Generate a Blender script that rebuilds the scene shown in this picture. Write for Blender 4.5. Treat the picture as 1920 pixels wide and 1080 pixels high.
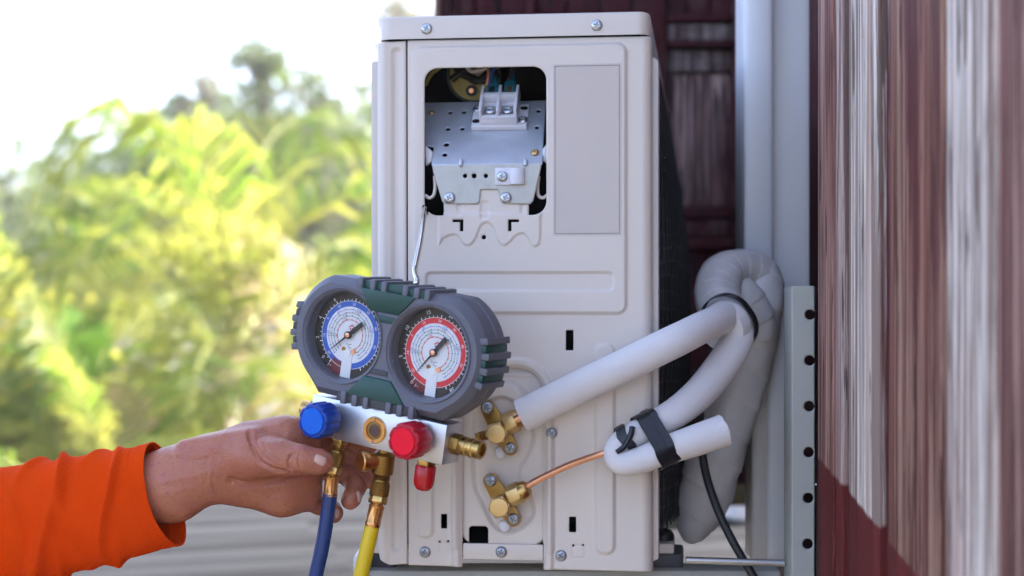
import bpy, bmesh, math, random
import numpy as np
from mathutils import Vector, Matrix, Euler, geometry
random.seed(4); np.random.seed(4)
PI = math.pi; R_ = math.radians
scn = bpy.context.scene
COL = scn.collection
for o in list(bpy.data.objects): bpy.data.objects.remove(o)

# ------------------------------------------------------------------ camera, sky, sun, exposure
WZ = 3.5; D = 1.5; FPX = 2880.0             # camera height over the garden, metres to the service panel
CAM = Vector((0, -D, WZ))
cd = bpy.data.cameras.new('camera'); cam = bpy.data.objects.new('camera', cd); COL.objects.link(cam)
cam.location = CAM; cam.rotation_euler = (R_(90), 0, 0)
cd.sensor_width = 36; cd.lens = 54; cd.clip_start = .05; cd.clip_end = 6000
cd.dof.use_dof = True; cd.dof.focus_distance = 1.44; cd.dof.aperture_fstop = 3.7
scn.camera = cam
SUN = Vector((.80, .30, .64)).normalized()
w = bpy.data.worlds.new('World'); scn.world = w; w.use_nodes = True
nt = w.node_tree; bg = nt.nodes['Background']; sky = nt.nodes.new('ShaderNodeTexSky')
sky.sky_type = 'NISHITA'; sky.sun_disc = False
sky.sun_elevation = math.asin(SUN.z); sky.sun_rotation = math.atan2(SUN.x, SUN.y)
sky.air_density = .5; sky.dust_density = 4.5; sky.ozone_density = .6
nt.links.new(sky.outputs[0], bg.inputs[0]); bg.inputs[1].default_value = .15
sl = bpy.data.lights.new('sun', 'SUN'); so = bpy.data.objects.new('sun', sl); COL.objects.link(so)
sl.energy = 2.4; sl.angle = R_(.6); sl.color = (1, .95, .86); so.location = (3, 5, 12)
so.rotation_euler = SUN.to_track_quat('Z', 'Y').to_euler()
scn.view_settings.view_transform = 'Standard'; scn.view_settings.look = 'None'
scn.view_settings.gamma = 1; scn.view_settings.exposure = 3.0
scn.render.resolution_x = 1024; scn.render.resolution_y = 576

# ------------------------------------------------------------------ pixel -> place
def ray(px, py): return Vector(((px-960)/FPX, 1, -(py-540)/FPX))
def W(px, py, Y): return CAM + ray(px, py)*(Y+D)
def on_plane(M, px, py, y=0.0):              # point of a thing's own plane y = const, in its own coordinates
    Mi = M.inverted(); o = Mi @ CAM; d = Mi.to_3x3() @ ray(px, py)
    return o + d*((y-o.y)/d.y)
ACM = Matrix.Translation((0, 0, WZ)) @ Matrix.Rotation(R_(-7), 4, 'Z')
MGM = Matrix.Translation((-.1109, -.1, WZ-.0509)) @ Matrix.Rotation(R_(-28.1), 4, 'Z') @ Matrix.Rotation(R_(1), 4, 'X') @ Matrix.Rotation(R_(9), 4, 'Y')
def AP(px, py, y=0.0): return on_plane(ACM, px, py, y)
def MP(px, py, y=0.0): return on_plane(MGM, px, py, y)
PXM = D/FPX                                  # metres per pixel on the panel

# ------------------------------------------------------------------ object helpers
MATR = {}
def thing(name, label, cat, M=None, group=None):
    o = bpy.data.objects.new(name, None); COL.objects.link(o); o.empty_display_size = .05
    M = M or Matrix.Identity(4); o.matrix_world = M; MATR[o.name] = M.copy()
    o['label'] = label; o['category'] = cat
    if group: o['group'] = group
    return o
def tag(o, label, cat, group=None):
    o['label'] = label; o['category'] = cat
    if group: o['group'] = group
    return o
def basis(ax):
    ax = Vector(ax).normalized()
    t = Vector((0, 0, 1)) if abs(ax.z) < .9 else Vector((1, 0, 0))
    a = t.cross(ax).normalized(); b = ax.cross(a).normalized()
    return a, b, ax
def crom(pts, n=8):
    P = [Vector(p) for p in pts]; out = []
    P = [P[0]*2-P[1]] + P + [P[-1]*2-P[-2]]
    for i in range(1, len(P)-2):
        p0, p1, p2, p3 = P[i-1:i+3]
        for k in range(n):
            t = k/n
            out.append(.5*((2*p1)+(p2-p0)*t+(2*p0-5*p1+4*p2-p3)*t*t+(3*p1-p0-3*p2+p3)*t**3))
    out.append(P[-2]); return out
def crom1(v, n=8):
    return [q.x for q in crom([Vector((a, 0, 0)) for a in v], n)]
class MB:
    def __init__(s): s.v = []; s.f = []; s.m = None
    def add(s, v, f):
        b = len(s.v); s.v += [Vector(p) for p in v]; s.f += [tuple(i+b for i in q) for q in f]; return s
    def box(s, c, d, R=None):
        R = R or Matrix.Identity(3); c = Vector(c)
        v = [c + R @ Vector((x*d[0]/2, y*d[1]/2, z*d[2]/2)) for x in (-1, 1) for y in (-1, 1) for z in (-1, 1)]
        return s.add(v, [(0, 1, 3, 2), (4, 6, 7, 5), (0, 4, 5, 1), (2, 3, 7, 6), (0, 2, 6, 4), (1, 5, 7, 3)])
    def lathe(s, o, ax, prof, seg=24, rf=None, cap=True, ph=0):
        a, b, n = basis(ax); o = Vector(o); v = []; f = []
        for j, (r, h) in enumerate(prof):
            for i in range(seg):
                t = 2*PI*i/seg + ph; rr = r*(rf(t, h, r) if rf else 1)
                v.append(o + n*h + (a*math.cos(t)+b*math.sin(t))*rr)
        m = len(prof)
        for j in range(m-1):
            for i in range(seg):
                f.append((j*seg+i, j*seg+(i+1) % seg, (j+1)*seg+(i+1) % seg, (j+1)*seg+i))
        if cap:
            f.append(tuple(range(seg-1, -1, -1))); f.append(tuple(range((m-1)*seg, m*seg)))
        return s.add(v, f)
    def tube(s, pts, rad, seg=16, cap=True, rf=None, squash=None):
        pts = [Vector(p) for p in pts]; n = len(pts)
        if not hasattr(rad, '__len__'): rad = [rad]*n
        T = [(pts[min(i+1, n-1)]-pts[max(i-1, 0)]).normalized() for i in range(n)]
        a, b, _ = basis(T[0]); v = []; f = []; L = 0
        for i in range(n):
            if i: L += (pts[i]-pts[i-1]).length
            a = (a - T[i]*a.dot(T[i])).normalized(); b = T[i].cross(a)
            for k in range(seg):
                t = 2*PI*k/seg; q = (a*math.cos(t)+b*math.sin(t))*rad[i]*(rf(t, L) if rf else 1)
                v.append(pts[i]+q)
        for i in range(n-1):
            for k in range(seg):
                f.append((i*seg+k, i*seg+(k+1) % seg, (i+1)*seg+(k+1) % seg, (i+1)*seg+k))
        if cap: f.append(tuple(range(seg-1, -1, -1))); f.append(tuple(range((n-1)*seg, n*seg)))
        return s.add(v, f)
    def prism(s, poly, y0, y1, mp=None, holes=()):
        mp = mp or (lambda x, z, y: Vector((x, y, z)))
        loops = [list(poly)] + [list(h) for h in holes]
        tris = geometry.tessellate_polygon([[Vector((p[0], p[1], 0)) for p in l] for l in loops])
        flat = [p for l in loops for p in l]; n = len(flat)
        v = [mp(p[0], p[1], y0) for p in flat] + [mp(p[0], p[1], y1) for p in flat]
        f = [t for t in tris] + [tuple(i+n for i in reversed(t)) for t in tris]; b = 0
        for l in loops:
            m = len(l)
            for i in range(m): f.append((b+i, b+(i+1) % m, n+b+(i+1) % m, n+b+i))
            b += m
        return s.add(v, f)
    def build(s, name, mat, parent=None, world=False, ang=38, bevel=0, seg=2, uv=None, label=None):
        v = s.v
        if world and parent is not None:
            Mi = MATR[parent.name].inverted(); v = [Mi @ p for p in v]
        me = bpy.data.meshes.new(name); me.from_pydata([tuple(p) for p in v], [], s.f)
        bm = bmesh.new(); bm.from_mesh(me)
        bmesh.ops.recalc_face_normals(bm, faces=bm.faces)
        if bevel:
            bmesh.ops.remove_doubles(bm, verts=bm.verts, dist=1e-6)
            ed = [e for e in bm.edges if len(e.link_faces) == 2 and e.calc_face_angle(0) > .5]
            bmesh.ops.bevel(bm, geom=ed, offset=bevel, segments=seg, affect='EDGES', profile=.5, clamp_overlap=True)
        bm.to_mesh(me); bm.free()
        return fin(name, me, mat, parent, ang)
def fin(name, me, mat, parent=None, ang=38):
    me.polygons.foreach_set('use_smooth', [True]*len(me.polygons))
    if ang: me.set_sharp_from_angle(angle=R_(ang))
    for m in (mat if isinstance(mat, (list, tuple)) else [mat]): me.materials.append(m)
    o = bpy.data.objects.new(name, me); COL.objects.link(o)
    if parent is not None: o.parent = parent
    return o
def share(name, src, M, parent):
    o = bpy.data.objects.new(name, src.data); COL.objects.link(o)
    if parent is not None: o.parent = parent
    o.matrix_local = M; return o
def rotm(ax, z=Vector((0, 0, 1))):            # matrix whose -Y axis looks along ax
    a, b, n = basis(ax)
    return Matrix((a, -n, b)).transposed()

# ------------------------------------------------------------------ flat distance fields and stamped sheets
def sd_rr(cx, cz, hx, hz, r):
    def f(x, z):
        qx = np.abs(x-cx)-hx+r; qz = np.abs(z-cz)-hz+r
        return np.hypot(np.maximum(qx, 0), np.maximum(qz, 0)) + np.minimum(np.maximum(qx, qz), 0) - r
    return f
def sd_c(cx, cz, r): return lambda x, z: np.hypot(x-cx, z-cz)-r
def sd_poly(P, rnd=0):
    P = [(p[0], p[1]) for p in P]
    def f(x, z):
        d = np.full(x.shape, 1e9); s = np.ones(x.shape)
        for i in range(len(P)):
            ax, az = P[i]; bx, bz = P[i-1]
            ex, ez = bx-ax, bz-az; wx, wz = x-ax, z-az
            t = np.clip((wx*ex+wz*ez)/(ex*ex+ez*ez), 0, 1)
            d = np.minimum(d, (wx-ex*t)**2+(wz-ez*t)**2)
            c1 = z >= az; c2 = z < bz; c3 = ex*wz > ez*wx
            s = np.where((c1 & c2 & c3) | (~c1 & ~c2 & ~c3), -s, s)
        return s*np.sqrt(d)-rnd
    return f
def sd_line(P, r):
    P = [(p[0], p[1]) for p in P]
    def f(x, z):
        d = np.full(x.shape, 1e9)
        for i in range(len(P)-1):
            ax, az = P[i]; bx, bz = P[i+1]; ex, ez = bx-ax, bz-az
            t = np.clip(((x-ax)*ex+(z-az)*ez)/(ex*ex+ez*ez), 0, 1)
            d = np.minimum(d, (x-ax-ex*t)**2+(z-az-ez*t)**2)
        return np.sqrt(d)-r
    return f
def sstep(t): t = np.clip(t, 0, 1); return t*t*(3-2*t)
def sheet(name, x0, x1, z0, z1, res, outline, holes, feats, mat, parent, roll=.002, holeroll=.0009, extra=None, mp=None, y0=0.0, ang=None):
    """a stamped sheet: outline, real holes, raised (+) and sunk (-) features; y0 = depth of its plane"""
    nx = int((x1-x0)/res)+1; nz = int((z1-z0)/res)+1
    X, Z = np.meshgrid(np.linspace(x0, x1, nx), np.linspace(z0, z1, nz), indexing='ij')
    def hs(x, z):
        d = np.full(x.shape, 1e9)
        for h in holes: d = np.minimum(d, h(x, z))
        return d
    comb = lambda x, z: np.maximum(outline(x, z), -hs(x, z))
    cx = (X[:-1, :-1]+X[1:, 1:])/2; cz = (Z[:-1, :-1]+Z[1:, 1:])/2
    keep = comb(cx, cz) < 0
    cnt = np.zeros(X.shape, int)
    for a in (0, 1):
        for b in (0, 1): cnt[a:a+nx-1, b:b+nz-1] += keep
    used = cnt > 0; bd = used & (cnt < 4)
    for it in range(2):
        xb, zb = X[bd], Z[bd]; s = comb(xb, zb); e = 1e-5
        gx = (comb(xb+e, zb)-comb(xb-e, zb))/(2*e); gz = (comb(xb, zb+e)-comb(xb, zb-e))/(2*e)
        s = np.clip(s, -res*1.2, res*1.2); X[bd] -= s*gx; Z[bd] -= s*gz
    h = np.zeros(X.shape)
    for f, ht, wd in feats: h += ht*sstep(.5 - f(X, Z)/wd)
    def rolled(d, r): d = np.clip(d, 0, r); return r-np.sqrt(np.maximum(r*r-(r-d)**2, 0))
    y = y0 - h + rolled(-outline(X, Z), roll)
    if holes: y += rolled(hs(X, Z), holeroll)
    if extra: y += extra(X, Z)
    idx = -np.ones(X.shape, int); idx[used] = np.arange(used.sum())
    k = np.argwhere(keep)
    q = np.stack([idx[k[:, 0], k[:, 1]], idx[k[:, 0]+1, k[:, 1]], idx[k[:, 0]+1, k[:, 1]+1], idx[k[:, 0], k[:, 1]+1]], 1)
    V = np.stack([X[used], y[used], Z[used]], 1)
    if mp is not None: V = mp(V)
    me = bpy.data.meshes.new(name); me.from_pydata(V.tolist(), [], q.tolist())
    return fin(name, me, mat, parent, ang)

# ------------------------------------------------------------------ materials
def mat(name, col, rough=.5, metal=0, var=.06, vs=30, bump=0, bs=200, spec=.5, coat=0, sss=0, aniso=None, rv=.0, dirt_shade=0, dcol=(.1, .08, .05)):
    m = bpy.data.materials.new(name); m.use_nodes = True; n = m.node_tree.nodes; l = m.node_tree.links
    b = n['Principled BSDF']; b.inputs['Roughness'].default_value = rough; b.inputs['Metallic'].default_value = metal
    b.inputs['Specular IOR Level'].default_value = spec; b.inputs['Coat Weight'].default_value = coat
    tc = n.new('ShaderNodeTexCoord'); src = tc.outputs['Object']
    if aniso:
        mp = n.new('ShaderNodeMapping'); mp.inputs['Scale'].default_value = aniso; l.new(src, mp.inputs[0]); src = mp.outputs[0]
    nz = n.new('ShaderNodeTexNoise'); nz.inputs['Scale'].default_value = vs; nz.inputs['Detail'].default_value = 6; l.new(src, nz.inputs['Vector'])
    mx = n.new('ShaderNodeMix'); mx.data_type = 'RGBA'
    mx.inputs[6].default_value = tuple(c*(1-var) for c in col)+(1,); mx.inputs[7].default_value = tuple(min(c*(1+var), 1) for c in col)+(1,)
    l.new(nz.outputs[0], mx.inputs[0]); out = mx.outputs[2]
    if dirt_shade:
        n3 = n.new('ShaderNodeTexNoise'); n3.inputs['Scale'].default_value = vs*.35; n3.inputs['Detail'].default_value = 9; n3.inputs['Roughness'].default_value = .7; l.new(src, n3.inputs['Vector'])
        rp = n.new('ShaderNodeMapRange'); rp.inputs[1].default_value = .52; rp.inputs[2].default_value = .75; rp.inputs[4].default_value = dirt_shade; l.new(n3.outputs[0], rp.inputs[0])
        m2 = n.new('ShaderNodeMix'); m2.data_type = 'RGBA'; m2.inputs[7].default_value = dcol+(1,); l.new(rp.outputs[0], m2.inputs[0]); l.new(out, m2.inputs[6]); out = m2.outputs[2]
    l.new(out, b.inputs['Base Color'])
    if rv:
        rr = n.new('ShaderNodeMapRange'); rr.inputs[3].default_value = rough-rv; rr.inputs[4].default_value = rough+rv; l.new(nz.outputs[0], rr.inputs[0]); l.new(rr.outputs[0], b.inputs['Roughness'])
    if bump:
        n2 = n.new('ShaderNodeTexNoise'); n2.inputs['Scale'].default_value = bs; n2.inputs['Detail'].default_value = 4; l.new(src, n2.inputs['Vector'])
        bp = n.new('ShaderNodeBump'); bp.inputs['Strength'].default_value = bump; bp.inputs['Distance'].default_value = .001; l.new(n2.outputs[0], bp.inputs['Height']); l.new(bp.outputs[0], b.inputs['Normal'])
    if sss:
        b.inputs['Subsurface Weight'].default_value = sss; b.inputs['Subsurface Radius'].default_value = (1, .35, .2); b.inputs['Subsurface Scale'].default_value = .004
    return m
M = {}
M['enamel'] = mat('enamel', (.67, .592, .525), .38, var=.02, vs=6, bump=.04, bs=900, dirt_shade=.10, dcol=(.42, .37, .31))
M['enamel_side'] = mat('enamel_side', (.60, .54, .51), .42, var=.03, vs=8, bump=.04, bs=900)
M['label'] = mat('label', (.56, .49, .445), .5, var=.015, vs=20)
M['ink'] = mat('ink', (.12, .12, .13), .5)
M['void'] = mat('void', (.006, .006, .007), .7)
M['zinc'] = mat('zinc', (.50, .53, .60), .42, .45, var=.14, vs=60, rv=.1, bump=.05, bs=300)
M['zinc_dull'] = mat('zinc_dull', (.46, .45, .42), .5, .55, var=.16, vs=90, rv=.1, dirt_shade=.3, dcol=(.22, .20, .17))
M['steel'] = mat('steel', (.52, .54, .57), .3, 1, var=.1, vs=200)
M['screw_dull'] = mat('screw_dull', (.36, .37, .40), .38, .9, var=.12, vs=300)
M['chrome'] = mat('chrome', (.62, .60, .56), .16, 1, var=.05)
M['brass'] = mat('brass', (.56, .36, .12), .3, 1, var=.16, vs=150, rv=.1, dirt_shade=.4, dcol=(.24, .12, .04))
M['brass_cap'] = mat('brass_cap', (.60, .41, .18), .36, .9, var=.08, vs=90, rv=.06, bump=.06, bs=500)
M['brass_dark'] = mat('brass_dark', (.30, .165, .04), .38, .9, var=.3, vs=140, rv=.12, dirt_shade=.8, dcol=(.10, .045, .015))
M['brass_red'] = mat('brass_red', (.66, .33, .11), .3, 1, var=.2, vs=160, rv=.1, dirt_shade=.3, dcol=(.25, .10, .03))
M['copper'] = mat('copper', (.74, .36, .22), .3, .95, var=.1, vs=80, rv=.08)
M['alu'] = mat('alu', (.62, .61, .62), .36, .85, var=.06, vs=60, aniso=(.15, 1, 1), rv=.08, bump=.03, bs=600)
M['rubber'] = mat('rubber', (.115, .117, .145), .52, var=.12, vs=40, bump=.12, bs=700, dirt_shade=.25, dcol=(.16, .14, .13))
M['rubber_dark'] = mat('rubber_dark', (.05, .05, .058), .55, var=.12, vs=40, bump=.1, bs=700)
M['green'] = mat('green', (.006, .052, .040), .42, var=.2, vs=30, bump=.05, bs=500)
M['blue_knob'] = mat('blue_knob', (.004, .045, .30), .3, spec=.35, var=.08, vs=60, bump=.03)
M['blue_face'] = mat('blue_face', (.008, .12, .58), .55, spec=.2, var=.1, vs=200, bump=.1, bs=600)
M['red_knob'] = mat('red_knob', (.42, .003, .018), .3, spec=.35, var=.08, vs=60, bump=.03)
M['red_face'] = mat('red_face', (.80, .004, .025), .5, var=.04, vs=60, spec=.2)
M['red_cap'] = mat('red_cap', (.45, .006, .012), .25, var=.1)
M['blue_hose'] = mat('blue_hose', (.008, .035, .15), .38, var=.2, vs=90, bump=.06, dirt_shade=.3, dcol=(.03, .05, .12))
M['yellow_hose'] = mat('yellow_hose', (.66, .46, .01), .42, var=.08, vs=60, bump=.08, dirt_shade=.25, dcol=(.45, .30, .02))
M['dial_black'] = mat('dial_black', (.018, .012, .012), .45)
M['dial_maroon'] = mat('dial_maroon', (.16, .015, .02), .45)
M['dial_white'] = mat('dial_white', (.74, .74, .76), .5, var=.02)
M['dial_blue'] = mat('dial_blue', (.02, .10, .48), .45)
M['dial_red'] = mat('dial_red', (.66, .02, .035), .45)
M['p_white'] = mat('p_white', (.8, .8, .8), .5); M['p_grey'] = mat('p_grey', (.16, .18, .22), .5)
M['p_teal'] = mat('p_teal', (.05, .22, .26), .5); M['p_red'] = mat('p_red', (.6, .10, .10), .5); M['p_blue'] = mat('p_blue', (.06, .12, .55), .5)
M['needle'] = mat('needle', (.014, .014, .016), .4)
M['plastic'] = mat('plastic', (.66, .65, .70), .4, var=.03, bump=.03)
M['teal_plastic'] = mat('teal_plastic', (.02, .20, .28), .2, var=.2, vs=80)
M['wire_black'] = mat('wire_black', (.012, .012, .014), .45)
M['wire_blue'] = mat('wire_blue', (.02, .06, .25), .4)
M['yellow_cap'] = mat('yellow_cap', (.42, .34, .05), .3, var=.25, vs=50)
M['foam'] = mat('foam', (.70, .665, .665), .75, var=.05, vs=60, bump=.35, bs=420, spec=.3)
M['wrap'] = mat('wrap', (.62, .585, .575), .5, var=.10, vs=20, bump=.4, bs=90, dirt_shade=.35, dcol=(.30, .26, .23), aniso=(1, 1, .5))
M['tape'] = mat('tape', (.010, .011, .016), .3, var=.2, vs=30, bump=.3, bs=90)
M['cable'] = mat('cable', (.012, .012, .014), .5, var=.2, vs=40, bump=.05)
M['pvc'] = mat('pvc', (.80, .80, .82), .35, var=.03, vs=8)
M['pvc_old'] = mat('pvc_old', (.62, .58, .55), .42, var=.06, vs=9)
M['bracket'] = mat('bracket', (.36, .36, .325), .5, var=.06, vs=15, bump=.06, bs=300, dirt_shade=.2, dcol=(.2, .17, .12))
M['coil'] = mat('coil', (.012, .013, .015), .55, var=.4, vs=50)
M['nail'] = mat('nail', (.58, .35, .28), .34, var=.06, vs=80)
M['skin'] = None

def glass(name='gauge_glass'):
    m = bpy.data.materials.new(name); m.use_nodes = True; n = m.node_tree.nodes; l = m.node_tree.links; n.clear()
    o = n.new('ShaderNodeOutputMaterial'); t = n.new('ShaderNodeBsdfTransparent'); g = n.new('ShaderNodeBsdfGlossy'); g.inputs['Roughness'].default_value = .04
    fr = n.new('ShaderNodeFresnel'); fr.inputs[0].default_value = 1.2; mx = n.new('ShaderNodeMixShader')
    l.new(fr.outputs[0], mx.inputs[0]); l.new(t.outputs[0], mx.inputs[1]); l.new(g.outputs[0], mx.inputs[2]); l.new(mx.outputs[0], o.inputs[0]); return m
M['glass'] = glass()

def wood(name, paint=(.085, .012, .018), bare=(.42, .36, .34), mid=(.16, .085, .075), thr=.5, soft=.12, sx=55, sz=2.2, diag=None, rough=.62, fine=150):
    """weathered boards: paint left in streaks along the grain, bare fibres between; diag = (ax, az, c): plain red paint below that line"""
    m = bpy.data.materials.new(name); m.use_nodes = True; n = m.node_tree.nodes; l = m.node_tree.links
    b = n['Principled BSDF']; b.inputs['Roughness'].default_value = rough; b.inputs['Specular IOR Level'].default_value = .3
    tc = n.new('ShaderNodeTexCoord')
    def noise(sc, det, off=(0, 0, 0), rg=.6):
        mp = n.new('ShaderNodeMapping'); mp.inputs['Scale'].default_value = sc; mp.inputs['Location'].default_value = off; l.new(tc.outputs['Object'], mp.inputs[0])
        z = n.new('ShaderNodeTexNoise'); z.inputs['Scale'].default_value = 1; z.inputs['Detail'].default_value = det; z.inputs['Roughness'].default_value = rg; l.new(mp.outputs[0], z.inputs[0]); return z.outputs[0]
    def rng(src, a, c, lo=0, hi=1):
        r = n.new('ShaderNodeMapRange'); r.inputs[1].default_value = a; r.inputs[2].default_value = c; r.inputs[3].default_value = lo; r.inputs[4].default_value = hi; l.new(src, r.inputs[0]); return r.outputs[0]
    def mix(f, a, c):
        x = n.new('ShaderNodeMix'); x.data_type = 'RGBA'; l.new(f, x.inputs[0])
        for i, s in ((6, a), (7, c)):
            if isinstance(s, tuple): x.inputs[i].default_value = s+(1,)
            else: l.new(s, x.inputs[i])
        return x.outputs[2]
    n1 = noise((sx, sx, sz), 7); n2 = noise((sx*.45, sx*.45, sz*.6), 5, (7, 3, 1)); nf = noise((fine, fine, 9), 5, (2, 5, 0), .7)
    n3 = noise((sx*.25, sx*.25, sz*.4), 4, (3, 8, 2)); n4 = noise((sx*1.7, sx*1.7, sz*1.2), 3, (1, 2, 6))
    base = mix(rng(nf, .36, .56), tuple(c*.55 for c in bare), bare)
    base = mix(rng(n4, .52, .60), base, tuple(c*.62 for c in bare))
    ng = noise((fine*1.1, fine*1.1, 1.6), 4, (5, 9, 3), .65)
    base = mix(rng(ng, .49, .54), base, tuple(c*.5 for c in mid))
    base = mix(rng(n3, .53, .62), base, mid)
    base = mix(rng(n2, .60, .66), base, tuple(c*.6 for c in mid))
    c = mix(rng(n1, thr-soft/2, thr+soft/2), paint, base)
    cr = rng(noise((fine*.8, fine*.8, 7), 3, (9, 1, 4), .5), .61, .64)
    c = mix(cr, c, tuple(x*.3 for x in mid))
    if diag:
        sp = n.new('ShaderNodeSeparateXYZ'); l.new(tc.outputs['Object'], sp.inputs[0])
        a1 = n.new('ShaderNodeMath'); a1.operation = 'MULTIPLY_ADD'; a1.inputs[1].default_value = diag[0]; a1.inputs[2].default_value = diag[2]; l.new(sp.outputs[0], a1.inputs[0])
        a2 = n.new('ShaderNodeMath'); a2.operation = 'MULTIPLY_ADD'; a2.inputs[1].default_value = diag[1]; l.new(sp.outputs[2], a2.inputs[0]); l.new(a1.outputs[0], a2.inputs[2])
        a3 = n.new('ShaderNodeMath'); a3.operation = 'MULTIPLY_ADD'; a3.inputs[1].default_value = .012; l.new(n1, a3.inputs[0]); l.new(a2.outputs[0], a3.inputs[2])
        red = mix(rng(n2, .35, .7), (.16, .020, .018), (.095, .012, .011))
        red = mix(rng(nf, .62, .70), red, (.22, .05, .05))
        c = mix(rng(a3.outputs[0], .004, .008), red, c)
    l.new(c, b.inputs['Base Color'])
    bp = n.new('ShaderNodeBump'); bp.inputs['Strength'].default_value = .8; bp.inputs['Distance'].default_value = .004; l.new(nf, bp.inputs['Height']); l.new(bp.outputs[0], b.inputs['Normal'])
    return m

def leafmat(name, c1, c2, trans=.45, rough=.45):
    m = bpy.data.materials.new(name); m.use_nodes = True; n = m.node_tree.nodes; l = m.node_tree.links
    b = n['Principled BSDF']; b.inputs['Roughness'].default_value = rough; b.inputs['Specular IOR Level'].default_value = .2; o = n['Material Output']
    g = n.new('ShaderNodeNewGeometry'); mx = n.new('ShaderNodeMix'); mx.data_type = 'RGBA'
    mx.inputs[6].default_value = c1+(1,); mx.inputs[7].default_value = c2+(1,); l.new(g.outputs['Random Per Island'], mx.inputs[0])
    l.new(mx.outputs[2], b.inputs['Base Color'])
    t = n.new('ShaderNodeBsdfTranslucent'); ms = n.new('ShaderNodeMixShader'); ms.inputs[0].default_value = trans
    hs = n.new('ShaderNodeHueSaturation'); hs.inputs['Value'].default_value = 1.6; hs.inputs['Hue'].default_value = .485; l.new(mx.outputs[2], hs.inputs['Color']); l.new(hs.outputs[0], t.inputs[0])
    l.new(b.outputs[0], ms.inputs[1]); l.new(t.outputs[0], ms.inputs[2]); l.new(ms.outputs[0], o.inputs[0]); return m

# ================================================================== THE SETTING
def structure(o): o['kind'] = 'structure'; return o
M['grass'] = mat('grass', (.06, .055, .04), .9, var=.5, vs=.6, bump=.5, bs=3)
mb = MB(); mb.add([(-3000, -3000, 0), (3000, -3000, 0), (3000, 3000, 0), (-3000, 3000, 0)], [(0, 1, 2, 3)])
structure(mb.build('ground', M['grass']))

# right-hand wall of old boards, running towards the camera
WX0 = .2935; WSL = .0635
wall_ang = math.atan(WSL)
WLM = Matrix.Translation((WX0, 0, WZ)) @ Matrix.Rotation(-(PI/2-wall_ang), 4, 'Z')     # local x runs along the wall towards the camera, -y is the face
WALL = thing('board_wall', 'weathered maroon and whitish board wall beside the perforated metal post', 'wall', WLM)
def WP(px, py): return on_plane(WLM, px, py, 0)
pa, pb = WP(1530, 852), WP(1713, 1074)
dg = (pa.z-pb.z)/(pb.x-pa.x)
DIAG = (dg, 1.0, -(pa.z+dg*pa.x))
tan = dict(bare=(.58, .43, .37), mid=(.40, .24, .21), thr=.36, soft=.1, sx=80, paint=(.13, .035, .04))
mauve = dict(bare=(.50, .29, .225), mid=(.33, .13, .10), thr=.42, soft=.2, sx=70, paint=(.12, .03, .035))
pale = dict(bare=(.88, .75, .65), mid=(.60, .42, .34), thr=.37, soft=.08, sx=95, paint=(.16, .06, .055))
brown = dict(bare=(.45, .24, .165), mid=(.25, .09, .06), thr=.46, soft=.1, sx=70, paint=(.11, .022, .020))
fleck = dict(bare=(.62, .50, .44), mid=(.11, .03, .03), thr=.57, soft=.06, sx=130, paint=(.075, .010, .014))
dark = dict(bare=(.11, .03, .03), mid=(.05, .012, .014), thr=.5, soft=.3, sx=60, paint=(.045, .008, .010))
boards = [(.008, .018, .006, dark), (.018, .072, .0, mauve), (.0735, .0985, .0015, tan), (.0985, .1165, .013, dark), (.1165, .2075, .002, pale), (.2075, .2360, .008, fleck), (.2360, .366, .001, brown), (.366, .3785, .014, dark),
          (.3785, .466, -.001, pale), (.4675, .60, .003, mauve), (.602, .74, 0, pale), (.742, .90, .003, brown), (.902, 1.08, 0, mauve)]
for i, (a, b, dep, k) in enumerate(boards):
    m = wood('old_board_%d' % i, diag=DIAG, sz=1.8+.3*(i % 3), **k)
    mb = MB(); mb.box(((a+b)/2, dep+.012, .55), (b-a-.001, .024, 3.1)); mb.build('board', m, WALL, bevel=.0025, seg=2)
mb = MB(); mb.box((.55, .045, .55), (1.06, .02, 3.08)); mb.build('backing', M['void'], WALL)
nl = MB(); nl.tube([WLM.inverted() @ W(1533, 907, -.03) - Vector((0, .004, 0)), WLM.inverted() @ W(1550, 908, -.07) - Vector((0, .010, 0))], .0009, 6); nl.build('nail', M['screw_dull'], WALL)

# panelled wooden wall behind the unit
BY = 1.0
BWM = Matrix.Translation((.4, BY, WZ))
BW = thing('panelled_wall', 'dark maroon panelled wooden wall in shade behind the air conditioner', 'wall', BWM)
dk = dict(paint=(.065, .006, .010), mid=(.05, .016, .017), bare=(.18, .11, .105))
wm_rail = wood('rail_wood', thr=.60, soft=.25, sx=14, sz=14, fine=120, **dk)
wm_red = wood('moulding_wood', thr=.70, soft=.2, sx=14, sz=20, fine=120, **dk)
wm_gr = wood('grey_rail_wood', thr=.42, soft=.3, sx=9, sz=26, fine=120, paint=(.07, .012, .016), mid=(.15, .10, .095), bare=(.34, .27, .25))
wm_pl = wood('panel_wood', thr=.46, soft=.15, sx=30, sz=4.0, fine=60, paint=(.05, .012, .016), mid=(.20, .10, .09), bare=(.46, .30, .26))
def bz(py): return -(py-540)/FPX*(BY+D)
def bxx(px): return (px-960)/FPX*(BY+D)-.4
def slab(name, x0, x1, y0, y1, proud, thick, m, bev=.006):
    mb = MB(); mb.box(((x0+x1)/2, -proud+thick/2, (bz(y0)+bz(y1))/2), (x1-x0, thick, abs(bz(y0)-bz(y1)))); return mb.build(name, m, BW, bevel=bev)
XL = bxx(826)
bays = [(bxx(845), bxx(985)), (bxx(1005), bxx(1185)), (bxx(1250), bxx(1374)), (bxx(1440), bxx(1570)), (bxx(1640), bxx(1770)), (bxx(1830), bxx(1990))]
slab('backing', XL+.004, bxx(2300), -2400, 908, -.03, .03, wm_rail, 0)
last = XL
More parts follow.
